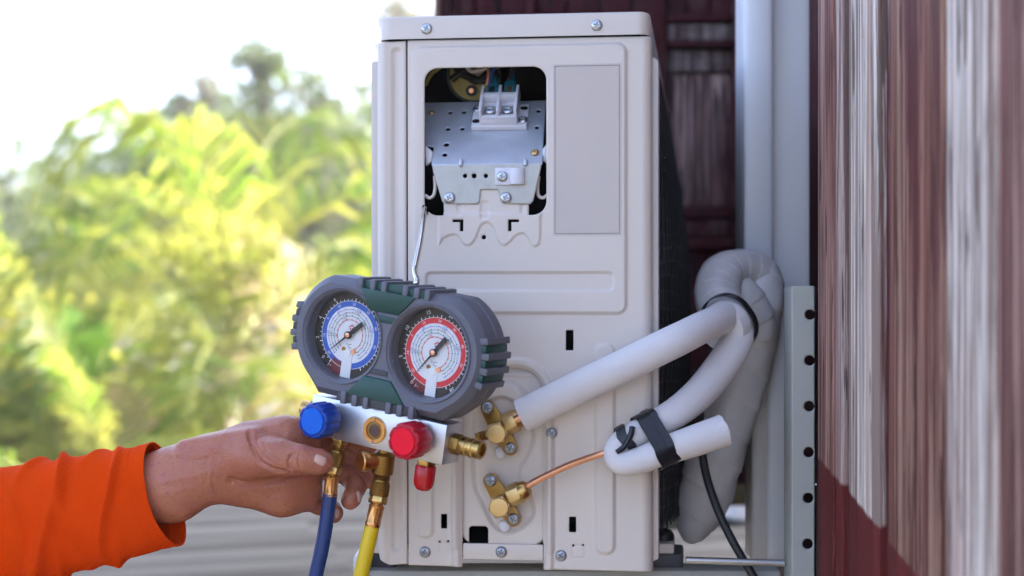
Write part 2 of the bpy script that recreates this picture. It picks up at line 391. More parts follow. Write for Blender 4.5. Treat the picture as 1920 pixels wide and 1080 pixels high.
for k, (a, b) in enumerate(bays):
    slab('stile', last, a, -2390, 905, .012, .045, wm_rail); last = b
    for (r0, r1, m, pr) in [(-400, -352, wm_rail, .010), (-66, -30, wm_rail, .010), (30, 44, wm_red, .020), (44, 80, wm_gr, .006), (80, 92, wm_red, .022), (92, 136, wm_gr, -.004),
                            (388, 412, wm_red, .016), (412, 446, wm_rail, .010), (446, 470, wm_red, .018), (760, 800, wm_red, .016), (800, 905, wm_rail, .010)]:
        slab('rail', a+.001, b-.001, r0, r1-2, pr, .04, m, .005)
    for (p0, p1) in ((-350, -68), (-28, 28), (138, 386), (472, 758)):
        nb = 3; wd = (b-a)/nb
        for j in range(nb):
            slab('panel_board', a+j*wd+.001, a+(j+1)*wd-.001, p0, p1, -.010+.002*((j+k) % 2), .018, wm_pl if p0 == 138 else wm_rail, .0015)
slab('stile', last, bxx(2300), -2390, 905, .012, .045, wm_rail)
M['tan'] = mat('tan', (.30, .17, .10), .6, var=.2)
slab('edge_trim', XL-.010, XL-.001, -2390, 905, .014, .06, M['tan'], .002)
M['ochre'] = mat('ochre', (.20, .155, .07), .7, var=.3, vs=9, dirt_shade=.4, dcol=(.10, .07, .03))
slab('sill_beam', XL+.02, bxx(2300), 909, 946, .02, .06, M['ochre'], .004)

sw = MB(); sw.box((.43, .39, WZ+.5), (.05, 1.2, 3.2)); tag(sw.build('sun_block_wall', wm_rail, bevel=.004), 'unseen dark maroon wall added behind the duct and the post to block the sun', 'wall')  # unseen wall, added to stop sunlight coming through the gap behind the duct
# board roof over the wall corner, added out of view to shade wall and unit
M['shade_eave'] = mat('shade_eave', (.22, .20, .18), .8, var=.2, vs=5)
ev = MB(); ev.box((.75, 1.2, WZ+2.1), (2.1, 2.0, .06)); tag(ev.build('shade_eave', M['shade_eave'], bevel=.004), 'grey board roof added out of view to shade the corner of the maroon walls', 'shade_eave')

# lower roof of corrugated sheets
RH = .56
M['fibre'] = mat('fibre', (.050, .053, .060), .9, spec=.08, var=.6, vs=7, bump=.5, bs=60, dirt_shade=.95, dcol=(.008, .008, .009), aniso=(.12, 2.2, 1))  # dark streaks along the ridges stand in for shade between the corrugations
RFM = Matrix.Translation((-1.0, 3.0, WZ-RH)) @ Matrix.Rotation(R_(17), 4, 'Z')
ROOF = thing('corrugated_roof', 'grey corrugated fibre cement roof below the forearm', 'roof', RFM)
def corr(x0, x1, y0, y1, lift):
    pitch = .150; n = int((y1-y0)/pitch*14); mb = MB(); v = []; f = []
    for i in range(n+1):
        y = y0+(y1-y0)*i/n; z = .044*math.cos(2*PI*y/pitch)+lift
        v += [(x0, y, z), (x1, y, z+.006), (x0, y, z-.007), (x1, y, z-.001)]
    for i in range(n):
        a = i*4; f += [(a, a+1, a+5, a+4), (a+2, a+6, a+7, a+3), (a, a+4, a+6, a+2), (a+1, a+3, a+7, a+5)]
    f += [(0, 2, 3, 1), (4*n, 4*n+1, 4*n+3, 4*n+2)]
    return mb.add(v, f)
for i in range(6):
    for j in range(3):
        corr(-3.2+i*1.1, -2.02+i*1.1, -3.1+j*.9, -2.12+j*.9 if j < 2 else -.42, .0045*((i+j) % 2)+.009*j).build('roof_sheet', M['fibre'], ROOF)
for x in (-3.0, -.6, 1.8):
    mb = MB(); mb.box((x, -1.8, -.10), (.07, 2.7, .11)); mb.build('rafter', M['ochre'], ROOF, bevel=.004)
# rounded white stand-ins for unidentified pale blobs glimpsed under the sill beam
M['white_blob'] = mat('white_blob', (.78, .79, .80), .5, var=.05, vs=9)
for (px, Yp, lab) in ((1400, 1.9, 'pale rounded stand-in on the lower roof behind the black cable'), (1262, 1.95, 'pale rounded stand-in on the lower roof behind the end of the white wrapped bundle')):
    c = W(px, 970, Yp); mb = MB()
    mb.lathe((c.x, c.y, WZ-RH+.045), (0, 0, 1), [(.035, 0), (.058, .012), (.066, .045), (.060, .075), (.045, .095), (.047, .100), (.040, .1), (.036, .07), (.02, .03)], 24)
    tag(mb.build('blob', M['white_blob']), lab, 'blob')

# ------------------------------------------------------------------ garden
def leaf_quads(mb, c, n, spread, size, flat=.6, el=1.8):
    for i in range(n):
        p = Vector(c)+Vector((random.gauss(0, spread[0]), random.gauss(0, spread[1]), random.gauss(0, spread[2])))
        a = Vector((random.uniform(-1, 1), random.uniform(-1, 1), random.uniform(-1, .6))).normalized()
        b = a.cross(Vector((random.uniform(-1, 1), random.uniform(-1, 1), random.uniform(-1, 1)))).normalized()
        s = size*random.uniform(.6, 1.3); q = a*s*el; r = b*s*.5
        mb.add([p, p+q*.45+r, p+q, p+q*.45-r], [(0, 1, 2, 3)])
M['bark'] = mat('bark', (.16, .13, .10), .9, var=.4, vs=8, bump=.6, bs=30)
M['bark_pale'] = mat('bark_pale', (.34, .29, .24), .9, var=.3, vs=8, bump=.6, bs=30)
M['palm_leaf'] = leafmat('palm_leaf', (.06, .125, .012), (.23, .245, .045), .5)
M['palm_leaf_dark'] = leafmat('palm_leaf_dark', (.07, .14, .02), (.18, .22, .04), .4)
M['palm_dry'] = leafmat('palm_dry', (.34, .27, .13), (.46, .36, .22), .35)
M['tree_leaf'] = leafmat('tree_leaf', (.05, .10, .025), (.11, .17, .04), .35)
M['tree_far'] = leafmat('tree_far', (.07, .11, .045), (.13, .17, .07), .35)
M['bush_leaf'] = leafmat('bush_leaf', (.12, .19, .02), (.33, .31, .05), .45)
M['sparse_leaf'] = leafmat('sparse_leaf', (.09, .11, .06), (.16, .15, .10), .4)
M['rachis'] = mat('rachis', (.22, .24, .05), .5, var=.2)
def frond(base, az, el, L, droop, width, seed):
    rnd = random.Random(seed); mb = MB(); d = Vector((math.cos(az)*math.cos(el), math.sin(az)*math.cos(el), math.sin(el)))
    N = 24; P = []
    for i in range(N+1):
        t = i/N; P.append(base + d*L*t + Vector((0, 0, -1))*droop*L*t*t)
    rib = MB().tube(P[::4], [.012*(1-.85*i/(N/4)) for i in range(len(P[::4]))], 6)
    side = d.cross(Vector((0, 0, 1))).normalized()
    for i in range(4, N+1):
        t = i/N; T = (P[min(i+1, N)]-P[i-1]).normalized(); up = side.cross(T).normalized()
        ll = width*math.sin(PI*(.12+.82*t))**.7
        for sgn in (-1, 1):
            for sub in (0,):
                p = P[i-1].lerp(P[i], sub)
                q = (side*sgn*.85 + T*.55 + up*rnd.uniform(-.15, .25)).normalized(); l2 = ll*rnd.uniform(.8, 1.1)
                m = p+q*l2*.5; e = p+q*l2*.95+Vector((0, 0, -1))*l2*rnd.uniform(.15, .5); wv = T*.0095*L
                mb.add([p-wv*.6, p+wv*.6, m+wv, e, m-wv], [(0, 1, 2, 4), (4, 2, 3)])
    return mb, rib
def palm(px, py, Y, nf, L, lab, seed, m='palm_leaf', els=(.2, 1.25)):
    rnd = random.Random(seed); c = W(px, py, Y); t = thing('palm_tree', lab, 'palm tree', Matrix.Translation((c.x, c.y, 0)), 'palms in the garden')
    h = c.z; mb = MB(); mb.tube([Vector((.10*math.sin(k*.8), 0, h*k/8)) for k in range(9)], [.13-.006*k for k in range(9)], 10); mb.build('trunk', M['bark_pale'], t)
    b0 = Vector((.10*math.sin(6.4), 0, h))
    for i in range(nf):
        az = 2*PI*i/nf*1.0+rnd.uniform(-.25, .25); el = rnd.uniform(*els)
        f, rb = frond(b0, az, el, L*rnd.uniform(.8, 1.1), rnd.uniform(.22, .55), .42*L/1.9, seed*100+i)
        o = f.build('frond', M['palm_dry'] if i % 13 == 4 else M[m], t, ang=0); rb.build('rib', M['rachis'], o)
def frond_path(P, width, seed, hang=.35):
    rnd = random.Random(seed); mb = MB(); N = len(P)-1
    rib = MB().tube(P[::3]+[P[-1]], [.015*(1-.85*i/(N/3+1)) for i in range(len(P[::3])+1)], 6)
    for i in range(2, N+1):
        t = i/N; T = (P[min(i+1, N)]-P[i-1]).normalized(); side = T.cross(Vector((0, 0, 1)))
        side = (side.normalized() if side.length > .15 else Vector((1, .3, 0)).normalized()); up = side.cross(T).normalized(); up = up if up.z > 0 else -up
        ll = width*math.sin(PI*(.10+.84*t))**.6
        for sgn in (-1, 1):
            p = P[i]; q = (side*sgn*.7 + T*.75 + up*rnd.uniform(.0, .35)).normalized(); l2 = ll*rnd.uniform(.8, 1.12)
            m = p+q*l2*.5; e = p+q*l2*.92+Vector((0, 0, -1))*l2*rnd.uniform(hang*.5, hang*1.5); wv = T*.021
            mb.add([p-wv*.6, p+wv*.6, m+wv, e, m-wv], [(0, 1, 2, 4), (4, 2, 3)])
    return mb, rib
cpal = W(435, 660, 6.0)
PT = thing('palm_tree', 'bright yellow green coconut palm rising nearest the gauge set', 'palm tree', Matrix.Translation((cpal.x, cpal.y, 0)), 'palms in the garden')
MB().tube([Vector((.10*math.sin(k*.8)-.10*math.sin(6.4), 0, cpal.z*k/8)) for k in range(9)], [.13-.006*k for k in range(9)], 10).build('trunk', M['bark_pale'], PT)
FR = [[(435, 660, 6), (392, 480, 5.9), (335, 330, 5.8), (255, 250, 5.7), (170, 270, 5.6), (105, 350, 5.6)],
      [(435, 660, 6), (425, 500, 5.8), (400, 370, 5.5), (372, 280, 5.2), (330, 235, 5.0)],
      [(435, 660, 6), (470, 480, 6.1), (530, 340, 6.2), (610, 285, 6.3), (700, 300, 6.4)],
      [(435, 660, 6), (505, 480, 5.9), (590, 390, 5.7), (690, 370, 5.6), (760, 420, 5.5)],
      [(435, 660, 6), (340, 520, 5.8), (235, 460, 5.6), (130, 490, 5.4), (55, 590, 5.3)],
      [(435, 660, 6), (545, 560, 5.8), (640, 500, 5.6), (740, 510, 5.4)],
      [(435, 660, 6), (310, 600, 5.7), (205, 590, 5.5), (105, 660, 5.3), (60, 760, 5.2)],
      [(435, 660, 6), (340, 690, 5.6), (255, 760, 5.3), (200, 860, 5.1)],
      [(435, 660, 6), (560, 640, 5.7), (660, 680, 5.5), (730, 780, 5.3)],
      [(435, 660, 6), (452, 450, 6.3), (478, 320, 6.6), (520, 245, 6.9), (580, 215, 7.2)],
      [(435, 660, 6), (400, 640, 5.4), (370, 690, 5.0), (350, 790, 4.8)],
      [(435, 660, 6), (490, 660, 5.5), (530, 720, 5.1), (545, 830, 4.9)],
      [(435, 660, 6), (395, 500, 6.5), (310, 400, 7.0), (200, 370, 7.5), (90, 420, 7.9)],
      [(435, 660, 6), (520, 540, 6.6), (600, 470, 7.2), (700, 450, 7.8)]]
for i, pts in enumerate(FR):
    f, rb = frond_path(crom([W(*p) for p in pts], 6), .58, 900+i, .45); o = f.build('frond', M['palm_dry'] if i == 11 else M['palm_leaf'], PT, world=True, ang=0)
    rb.v = [MATR[PT.name].inverted() @ p for p in rb.v]; rb.build('rib', M['rachis'], o)
palm(230, 1000, 4.8, 12, 1.5, 'low young palm whose fronds arch just above the orange sleeve', 12, els=(.35, 1.35))
palm(120, 740, 8.5, 11, 2.6, 'paler palm beyond the shrubs at the edge of the open sky', 13, 'palm_leaf', (.5, 1.35))
palm(670, 900, 5.6, 10, 2.0, 'young palm behind the gauge set and the cabinet corner', 14, 'palm_leaf', (.3, 1.3))
palm(640, 860, 10, 11, 2.6, 'tall palm directly behind the upper cabinet corner', 15, 'palm_leaf', (.5, 1.35))
def crown_tree(name, px, ytop, ybase, Y, rx, lab, cat, m, bark, n, nl, size, seed, grp=None, sparse=False):
    rnd = random.Random(seed); random.seed(seed)
    top = W(px, ytop, Y); low = W(px, ybase, Y); h = top.z; hz = (top.z-max(low.z, .3))
    t = thing(name, lab, cat, Matrix.Translation((top.x, top.y, 0)), grp)
    tr = MB(); tr.tube([Vector((rnd.uniform(-.08, .08)*k, rnd.uniform(-.08, .08)*k, h*.95*k/7)) for k in range(8)], [max(.022*h*(1-.13*k), .012) for k in range(8)], 8)
    cr = MB(); zc = h-hz/2
    for i in range(n):
        while True:
            q = Vector((rnd.uniform(-1, 1), rnd.uniform(-1, 1), rnd.uniform(-1, 1)))
            if .25 < q.length < 1: break
        c = Vector((q.x*rx*(1 if not sparse else (1.15-.5*(q.z+1)/2)), q.y*rx, zc+q.z*hz/2))
        tr.tube([Vector((0, 0, max(c.z-.35*hz*rnd.random()-.1, .3))), c*.6+Vector((0, 0, c.z*.4)), c], [.012*h*.5, .006*h*.5, .003*h*.4], 5)
        s = rx*rnd.uniform(.13, .28)*(.7 if sparse else 1)
        leaf_quads(cr, c, nl, (s, s, s*.8), size)
    tr.build('trunk', bark, t); cr.build('crown', m, t, ang=0)
B = M['bark']
crown_tree('broadleaf_tree', 385, 140, 620, 17, 1.6, 'dense green tree standing behind the bright palm', 'tree', M['tree_leaf'], B, 46, 60, .11, 21)
crown_tree('broadleaf_tree', 290, 205, 640, 19, 1.0, 'rounded green tree sloping down towards the open sky', 'tree', M['tree_far'], B, 40, 60, .11, 22)
crown_tree('broadleaf_tree', 560, 185, 640, 16, 1.3, 'green tree at the foot of the tall thin bare topped tree', 'tree', M['tree_leaf'], B, 40, 60, .11, 23)
crown_tree('broadleaf_tree', 110, 290, 640, 22, 1.7, 'low dark tree line tree below the open sky', 'tree', M['tree_far'], B, 46, 60, .12, 24)
crown_tree('broadleaf_tree', -60, 310, 640, 20, 1.5, 'spreading tree under the emptiest stretch of sky', 'tree', M['tree_far'], B, 40, 60, .12, 25)
crown_tree('broadleaf_tree', 680, 180, 700, 18, 1.2, 'green tree half hidden by the cabinet', 'tree', M['tree_leaf'], B, 40, 60, .11, 26)
crown_tree('slender_tree', 492, 45, 420, 15, .55, 'tall thin tree with a ragged top above the others', 'tree', M['tree_far'], B, 44, 40, .05, 31, sparse=True)
crown_tree('slender_tree', 380, 125, 420, 16, .5, 'short ragged tree top poking out of the dense tree', 'tree', M['sparse_leaf'], B, 18, 40, .06, 32, sparse=True)
crown_tree('slender_tree', 605, 120, 480, 15, .95, 'thin leafed open tree next to the cabinet', 'tree', M['tree_far'], B, 46, 40, .06, 33, sparse=True)
crown_tree('slender_tree', 745, -40, 300, 17, .5, 'faint open tree whose twigs show above the cabinet lid', 'tree', M['sparse_leaf'], B, 26, 34, .07, 34, sparse=True)
crown_tree('shrub', 50, 690, 1000, 5.6, .62, 'yellow green leafy shrub above the orange sleeve', 'shrub', M['bush_leaf'], B, 50, 60, .045, 41)
crown_tree('shrub', 230, 740, 1000, 6.4, .6, 'yellowish shrub between the low palm and the leafy shrub', 'shrub', M['bush_leaf'], B, 46, 60, .045, 42)
crown_tree('shrub', -60, 560, 1000, 8.0, .9, 'broad shrub in the garden corner under the paler palm', 'shrub', M['bush_leaf'], B, 46, 60, .055, 45)
# a hedge mass behind everything
random.seed(77); hd = MB()
for i in range(330):
    c = (random.uniform(-13, 4), random.uniform(13, 15), random.uniform(.2, 3.9)); leaf_quads(hd, c, 26, (.28, .28, .25), .12)
ho = hd.build('hedge', leafmat('hedge_leaf', (.085, .12, .035), (.17, .19, .065), .4), ang=0); ho['kind'] = 'stuff'; tag(ho, 'dense pale green thicket filling the far garden', 'thicket')
# large plain leaf of a broad leafed plant
bp_ = thing('broad_leaf_plant', 'plant with large plain green blades beside the bright palm', 'plant', Matrix.Translation((W(160, 700, 5.2).x, 5.2, 0)))
def blade(base, d, L, wd, dr):
    mb = MB(); v = []; f = []; s = d.cross(Vector((0, 0, 1))).normalized(); N = 10
    for i in range(N+1):
        t = i/N; p = base+d*L*t+Vector((0, 0, -dr*L*t*t)); ww = wd*math.sin(PI*min(.04+.96*t, .999))**.6
        v += [p-s*ww+Vector((0, 0, .25*ww)), p, p+s*ww+Vector((0, 0, .25*ww))]
    for i in range(N): a = i*3; f += [(a, a+1, a+4, a+3), (a+1, a+2, a+5, a+4)]
    return mb.add(v, f)
c0 = Vector((0, 0, W(165, 740, 5.2).z)); MB().tube([(0, 0, 0), (0, 0, c0.z*.5), c0], [.05, .045, .03], 8).build('stem', M['rachis'], bp_)
M['blade'] = leafmat('blade', (.10, .22, .03), (.12, .25, .03), .4)
for az, el, L in ((1.9, 1.1, .55), (.3, .9, .5), (3.4, .8, .55), (5.0, 1.0, .45), (2.6, 1.4, .6), (-.6, 1.3, .5)):
    blade(c0, Vector((math.cos(az)*math.cos(el), math.sin(az)*math.cos(el)*.5, math.sin(el))).normalized(), L, .10, .35).build('leaf_blade', M['blade'], bp_, ang=0)
# the bright, humid air of the garden
hz = MB(); hz.box((0, 12, 4.2), (120, 70, 12.0)); hz.v = [Vector(p) for p in hz.v]
HZ = hz.build('haze', None); HZ.data.materials.clear(); HZ['kind'] = 'stuff'; tag(HZ, 'thin bright haze hanging over the whole garden', 'haze')
hm = bpy.data.materials.new('haze'); hm.use_nodes = True; hn = hm.node_tree.nodes; hn.remove(hn['Principled BSDF']); pv = hn.new('ShaderNodeVolumePrincipled')
pv.inputs['Color'].default_value = (.97, .98, 1, 1); pv.inputs['Density'].default_value = .0025; pv.inputs['Anisotropy'].default_value = .2
hm.node_tree.links.new(pv.outputs[0], hn['Material Output'].inputs['Volume']); HZ.data.materials.append(hm)
# ================================================================== AIR CONDITIONER OUTDOOR UNIT
AC = thing('air_conditioner', 'off white outdoor air conditioner cabinet with its service cover off', 'air conditioner', ACM)
def RR(x0, y0, x1, y1, r=0):
    a, b, c, d = AP(x0, y0), AP(x1, y0), AP(x1, y1), AP(x0, y1)
    xl, xr = (a.x+d.x)/2, (b.x+c.x)/2; zt, zb = (a.z+b.z)/2, (c.z+d.z)/2
    return sd_rr((xl+xr)/2, (zt+zb)/2, (xr-xl)/2, (zt-zb)/2, r*PXM)
def CC(px, py, r): p = AP(px, py); return sd_c(p.x, p.z, r*PXM)
def PP(P, rnd=0): return sd_poly([(AP(*p).x, AP(*p).z) for p in P], rnd*PXM)
def LL(P, r):
    q = crom([AP(*p) for p in P], 5); return sd_line([(p.x, p.z) for p in q], r*PXM)
uL = AP(705, 560).x; uR = AP(1223, 560).x
zT = AP(960, 30).z; zB = AP(960, 1066).z; DEP = .78
# cabinet shell
sh = MB(); t_ = .004
sh.box((uL+.003+t_/2, DEP/2+.006, (zT+zB)/2), (t_, DEP-.012, zT-zB-.02))
sh.box((uR-.002-t_/2, DEP/2+.010, (zT+zB)/2), (t_, DEP-.020, zT-zB-.02))
sh.box(((uL+uR)/2, DEP, (zT+zB)/2), (uR-uL-.008, t_, zT-zB-.02))
sh.box(((uL+uR)/2, DEP/2, zB+.012), (uR-uL-.02, DEP-.03, t_))
sh.build('cabinet_shell', M['enamel_side'], AC)
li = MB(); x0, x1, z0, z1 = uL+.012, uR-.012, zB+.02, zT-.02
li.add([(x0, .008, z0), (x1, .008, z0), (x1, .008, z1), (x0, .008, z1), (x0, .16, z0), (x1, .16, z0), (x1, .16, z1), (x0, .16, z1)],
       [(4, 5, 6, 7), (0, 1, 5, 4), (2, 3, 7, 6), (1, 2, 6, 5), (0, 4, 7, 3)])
li.build('shade_liner', M['void'], AC)  # black box puts the darkness of the cabinet interior into its colour
# lid
def rrpoly(x0, x1, y0, y1, r, n=8):
    P = []
    for cx, cy, a0 in ((x1-r, y1-r, 0), (x0+r, y1-r, 90), (x0+r, y0+r, 180), (x1-r, y0+r, 270)):
        for i in range(n+1): a = R_(a0+90*i/n); P.append((cx+r*math.cos(a), cy+r*math.sin(a)))
    return P
lx0, lx1 = AP(711, 50).x, AP(1219, 45).x; lz0 = (AP(730, 73.5).z+AP(1200, 67).z)/2; lz1 = (AP(730, 31).z+AP(1200, 22.5).z)/2
lid = MB(); rings = [(0, lz0), (0, lz1-.004), (.0005, lz1-.0022), (.0018, lz1-.0008), (.004, lz1), (.03, lz1+.0012)]
vv = []; n_ = None
for ins, z in rings:
    P = rrpoly(lx0+ins, lx1-ins, -.0035+ins, DEP+.006-ins, max(.013-ins, .002)); n_ = len(P); vv += [(p[0], p[1], z) for p in P]
ff = [(j*n_+i, j*n_+(i+1) % n_, (j+1)*n_+(i+1) % n_, (j+1)*n_+i) for j in range(len(rings)-1) for i in range(n_)]
ff.append(tuple(range((len(rings)-1)*n_, len(rings)*n_)))
lid.add(vv, ff); LID = lid.build('top_lid', M['enamel'], AC, ang=50)
# front corner strip (fluted)
def PX(px, py): q = AP(px, py); return (q.x, q.z)
sx0, sx1 = AP(704, 560).x, AP(761.5, 560).x
CS = PP([(704, 79), (761, 76), (763.5, 1058), (730, 1060), (712, 1050), (707, 1030)])
def left_roll(r):
    def f(x, z): d = np.clip(x-sx0, 0, r); return (r-np.sqrt(np.maximum(r*r-(r-d)**2, 0)))
    return f
sheet('corner_panel', sx0-.002, sx1+.003, zB-.01, zT, .0008, CS, [], [(RR(736, 92, 751, 1032, 7), -.0028, .006), (RR(712, 70, 726, 1100, 6), .0012, .006)],
      M['enamel'], AC, roll=.0016, extra=left_roll(.010))
# main service panel
SP = PP([(763.5, 75), (1222, 67), (1224, 1073), (1019, 1068), (1019, 1019), (866.5, 1016), (866.5, 1063), (765.5, 1060)])
VH = RR(867, 690, 1018, 1060, 48)
opening = RR(797, 127, 1025, 404, 26); tongue = PP([(833, 345), (992, 345), (992, 420), (833, 420)])
open_ = lambda x, z: np.maximum(opening(x, z), -tongue(x, z))
holes = [open_, RR(793, 385, 806, 395, 2), RR(850, 412, 869, 417, 1), RR(864, 412, 870, 434, 1), RR(954, 412, 974, 417, 1), RR(954, 412, 960, 434, 1), CC(908, 445, 4.2),
         RR(1061, 619, 1075, 657, 1), RR(827, 964, 838, 991, 1), RR(1067, 969, 1080, 998, 1), VH,
         RR(822, 1014, 826, 1018, 1), RR(838, 1013, 842, 1017, 1), RR(1073, 1021, 1077, 1025, 1), RR(1091, 1020, 1095, 1024, 1)]
wave = [(824, 459), (832, 447), (848, 440), (860, 442), (868, 455), (880, 460), (892, 448), (902, 424), (915, 417), (926, 427), (934, 450), (946, 460), (958, 452), (968, 441), (982, 438), (991, 446), (998, 459), (1007, 461), (1013, 450), (1014, 408)]
ring = lambda f, wd: (lambda x, z: np.abs(f(x, z))-wd)
VHb = RR(867, 690, 1018, 1100, 48)
feats = [(RR(776, 86, 1174, 587, 17), .0034, .0042),
         (RR(800, 511, 1150, 545, 9), -.0026, .0032),
         (PP([(p.x, p.y) for p in crom([Vector((q[0], q[1], 0)) for q in wave], 4)]+[(1016, 400), (824, 400)]), .0017, .0026),
         (RR(902, 377, 918, 411, 6), -.0012, .003), (RR(857, 377, 867, 404, 4), -.001, .003), (RR(976, 377, 985, 402, 4), -.001, .003),
         (RR(1117, 645, 1152, 1038, 16), .0032, .0042), (RR(1027, 815, 1039, 1037, 6), .0016, .0035),
         (RR(782, 830, 812, 1007, 13), .0028, .004), (RR(847, 800, 857, 1030, 5), .0018, .0035),
         (ring(lambda x, z: VHb(x, z)-.006, .0034), .0030, .004),
         (ring(RR(823, 1016, 842, 1038, 2), .0003), -.0012, .0012), (ring(RR(1074, 1023, 1096, 1046, 2), .0003), -.0012, .0012)]
pR = AP(1224, 560).x
def right_roll(x, z): r = .011; d = np.clip(pR-x, 0, r); return r-np.sqrt(np.maximum(r*r-(r-d)**2, 0))
SPO = sheet('service_panel', AP(763, 560).x-.003, pR+.003, zB-.008, zT, .0008, SP, holes, feats, M['enamel'], AC, roll=.0016, extra=right_roll)
# valve plate, sunk behind the panel
isl = crom([AP(*p) for p in [(888, 770), (886, 900), (903, 948), (925, 988), (948, 1001), (978, 992), (999, 966), (994, 935), (976, 905), (974, 880), (990, 852), (1000, 815), (985, 770), (940, 745), (888, 770)]], 5)
isl = sd_poly([(p.x, p.z) for p in isl[:-1]])
lump = RR(880, 742, 985, 815, 38)
VP = sheet('valve_plate', AP(860, 800).x, AP(1026, 800).x, AP(930, 1026).z, AP(930, 676).z, .0008, RR(862, 678, 1024, 1024, 30), [RR(878, 988, 914, 1030, 7)],
           [(isl, -.0032, .006), (RR(900, 716, 988, 800, 40), .007, .008), (RR(866, 700, 1016, 706, 3), .001, .003)], M['enamel'], AC, y0=.0045)
br = MB(); a, b = AP(867.5, 1019), AP(1018, 1052)
br.box(((a.x+b.x)/2, .0036, (a.z+b.z)/2), (b.x-a.x, .004, a.z-b.z)); br.build('base_rail', M['enamel'], AC, bevel=.0012)
fl = MB(); a = AP(764.5, 1048)
fl.box((a.x, .004, AP(764, 1049).z), (.005, .003, .008)); fl.build('seam_clip', M['screw_dull'], AC)
# rear flange, rear coil with its black net, front grille side
fx = AP(1235, 560, .02).x
P = [(uR-.004, zB+.006), (fx, zB+.010), (fx, AP(1235, 118, .02).z), (fx-.002, AP(1235, 112, .02).z), (fx-.005, AP(1235, 109, .02).z), (uR-.004, AP(1235, 109, .02).z)]
MB().prism(P, .013, .05).build('rear_flange', M['enamel_side'], AC, bevel=.0018, seg=3)
cx0 = uR-.002; cz1 = AP(1236, 128, .05).z; cz0 = zB+.03
def coilx(y, z):                                # the slack net bulges from the coil
    t = (y-.05)/.70; u = (cz1-z)/(cz1-cz0)
    return cx0+.004+.030*math.sin(PI*min(max(t, 0), 1))**.6*min(1, (u*2.4))**.8
ny, nz = 30, 44; vv = [(coilx(.05+.70*i/ny, cz1+(cz0-cz1)*j/nz)-.004, .05+.70*i/ny, cz1+(cz0-cz1)*j/nz) for i in range(ny+1) for j in range(nz+1)]
ff = [(i*(nz+1)+j, (i+1)*(nz+1)+j, (i+1)*(nz+1)+j+1, i*(nz+1)+j+1) for i in range(ny) for j in range(nz)]
MB().add(vv, ff).build('coil', M['coil'], AC)
M['net'] = mat('net', (.03, .031, .035), .4, var=.3, vs=60)
net = MB()
for k in range(30):
    z = cz1+(cz0-cz1)*(k+.5)/30; net.tube([(coilx(.05+.70*i/14, z)+.0012*math.sin(i*3+k), .05+.70*i/14, z+.003*math.sin(i*1.3+k)) for i in range(15)], .0011, 4)
for k in range(34):
    y = .05+.70*(k+.5)/34; net.tube([(coilx(y, cz1+(cz0-cz1)*j/14)+.0015, y+.003*math.sin(j*1.7+k), cz1+(cz0-cz1)*j/14) for j in range(15)], .0011, 4)
no = net.build('guard_net', M['net'], AC); no['kind'] = 'stuff'
fg = MB(); f0 = AP(698, 560, .03).x
fg.prism([(p[0], p[1]) for p in rrpoly(f0, uL+.004, zB+.008, AP(700, 116, .03).z, .0025, 4)], .026, DEP-.02); fg.build('front_panel', M['enamel'], AC, bevel=.001)
gm = MB(); gc = Vector((f0-.004, .42, (zT+zB)/2))
for r in [.03+.017*k for k in range(12)]:
    gm.tube([gc+Vector((-.012*(1-r/.25), math.cos(t*2*PI/40)*r, math.sin(t*2*PI/40)*r)) for t in range(41)], .0014, 5, cap=False)
for k in range(10):
    a = 2*PI*k/10; gm.tube([gc+Vector((-.011, 0, 0)), gc+Vector((0, math.cos(a)*.225, math.sin(a)*.225))], .0018, 5)
gm.build('fan_grille', M['enamel_side'], AC)
# sticker with its printed frame
s0 = AP(1038, 122); s1 = AP(1165, 441); yS = -.0036
lab = MB(); lab.box(((s0.x+s1.x)/2, yS, (s0.z+s1.z)/2), (s1.x-s0.x, .0005, s0.z-s1.z)); LB = lab.build('label_plate', M['label'], AC)
fr = MB(); i_ = .0018; lw = .00045
for (a, b) in (((s0.x+i_, s0.z-i_), (s1.x-i_, s0.z-i_)), ((s0.x+i_, s1.z+i_), (s1.x-i_, s1.z+i_)), ((s0.x+i_, s0.z-i_), (s0.x+i_, s1.z+i_)), ((s1.x-i_, s0.z-i_), (s1.x-i_, s1.z+i_))):
    fr.box(((a[0]+b[0])/2, yS-.0003, (a[1]+b[1])/2), (abs(a[0]-b[0])+lw, .0003, abs(a[1]-b[1])+lw))
fr.build('printed_frame', M['ink'], LB)

# ------------------------------------------------------------------ screws: domed heads with a real cross recess
def screw_mesh(name, m, r=.0056, hgt=.0026, washer=True):
    cr = lambda x, z: np.minimum(sd_rr(0, 0, r*.48, r*.085, 0)(x, z), sd_rr(0, 0, r*.085, r*.48, 0)(x, z))
    dome = lambda x, z: -hgt*np.sqrt(np.maximum(1-(np.hypot(x, z)/r)**2*.94, 0))
    o = sheet(name, -r, r, -r, r, r/16, sd_c(0, 0, r), [], [(cr, -hgt*.75, r*.12)], m, None, roll=.0002, extra=dome)
    return o
S_st = screw_mesh('screw', M['steel']); S_dl = screw_mesh('screw', M['screw_dull'])
S_br = screw_mesh('screw', M['brass_cap'], .0042, .003)
proto = [S_st, S_dl, S_br]
def put_screw(src, loc, parent, rot=.4, sc=1.0, R=None, name='screw'):
    Mx = Matrix.Translation(loc) @ (R.to_4x4() if R else Matrix.Identity(4)) @ Matrix.Rotation(rot, 4, 'Y') @ Matrix.Scale(sc, 4)
    o = share(name, src, Mx, parent); return o
for (px, py, rot) in ((800, 54, .5), (1119, 47.5, .3)): put_screw(S_st, AP(px, py, -.0035), LID, rot)
for (px, py, y, rot) in ((797, 1035, 0, .2), (1052, 1042, 0, .5), (1034, 812, -.0024, .9), (940, 1035, .0012, .3)): put_screw(S_dl, AP(px, py, y), AC, rot)

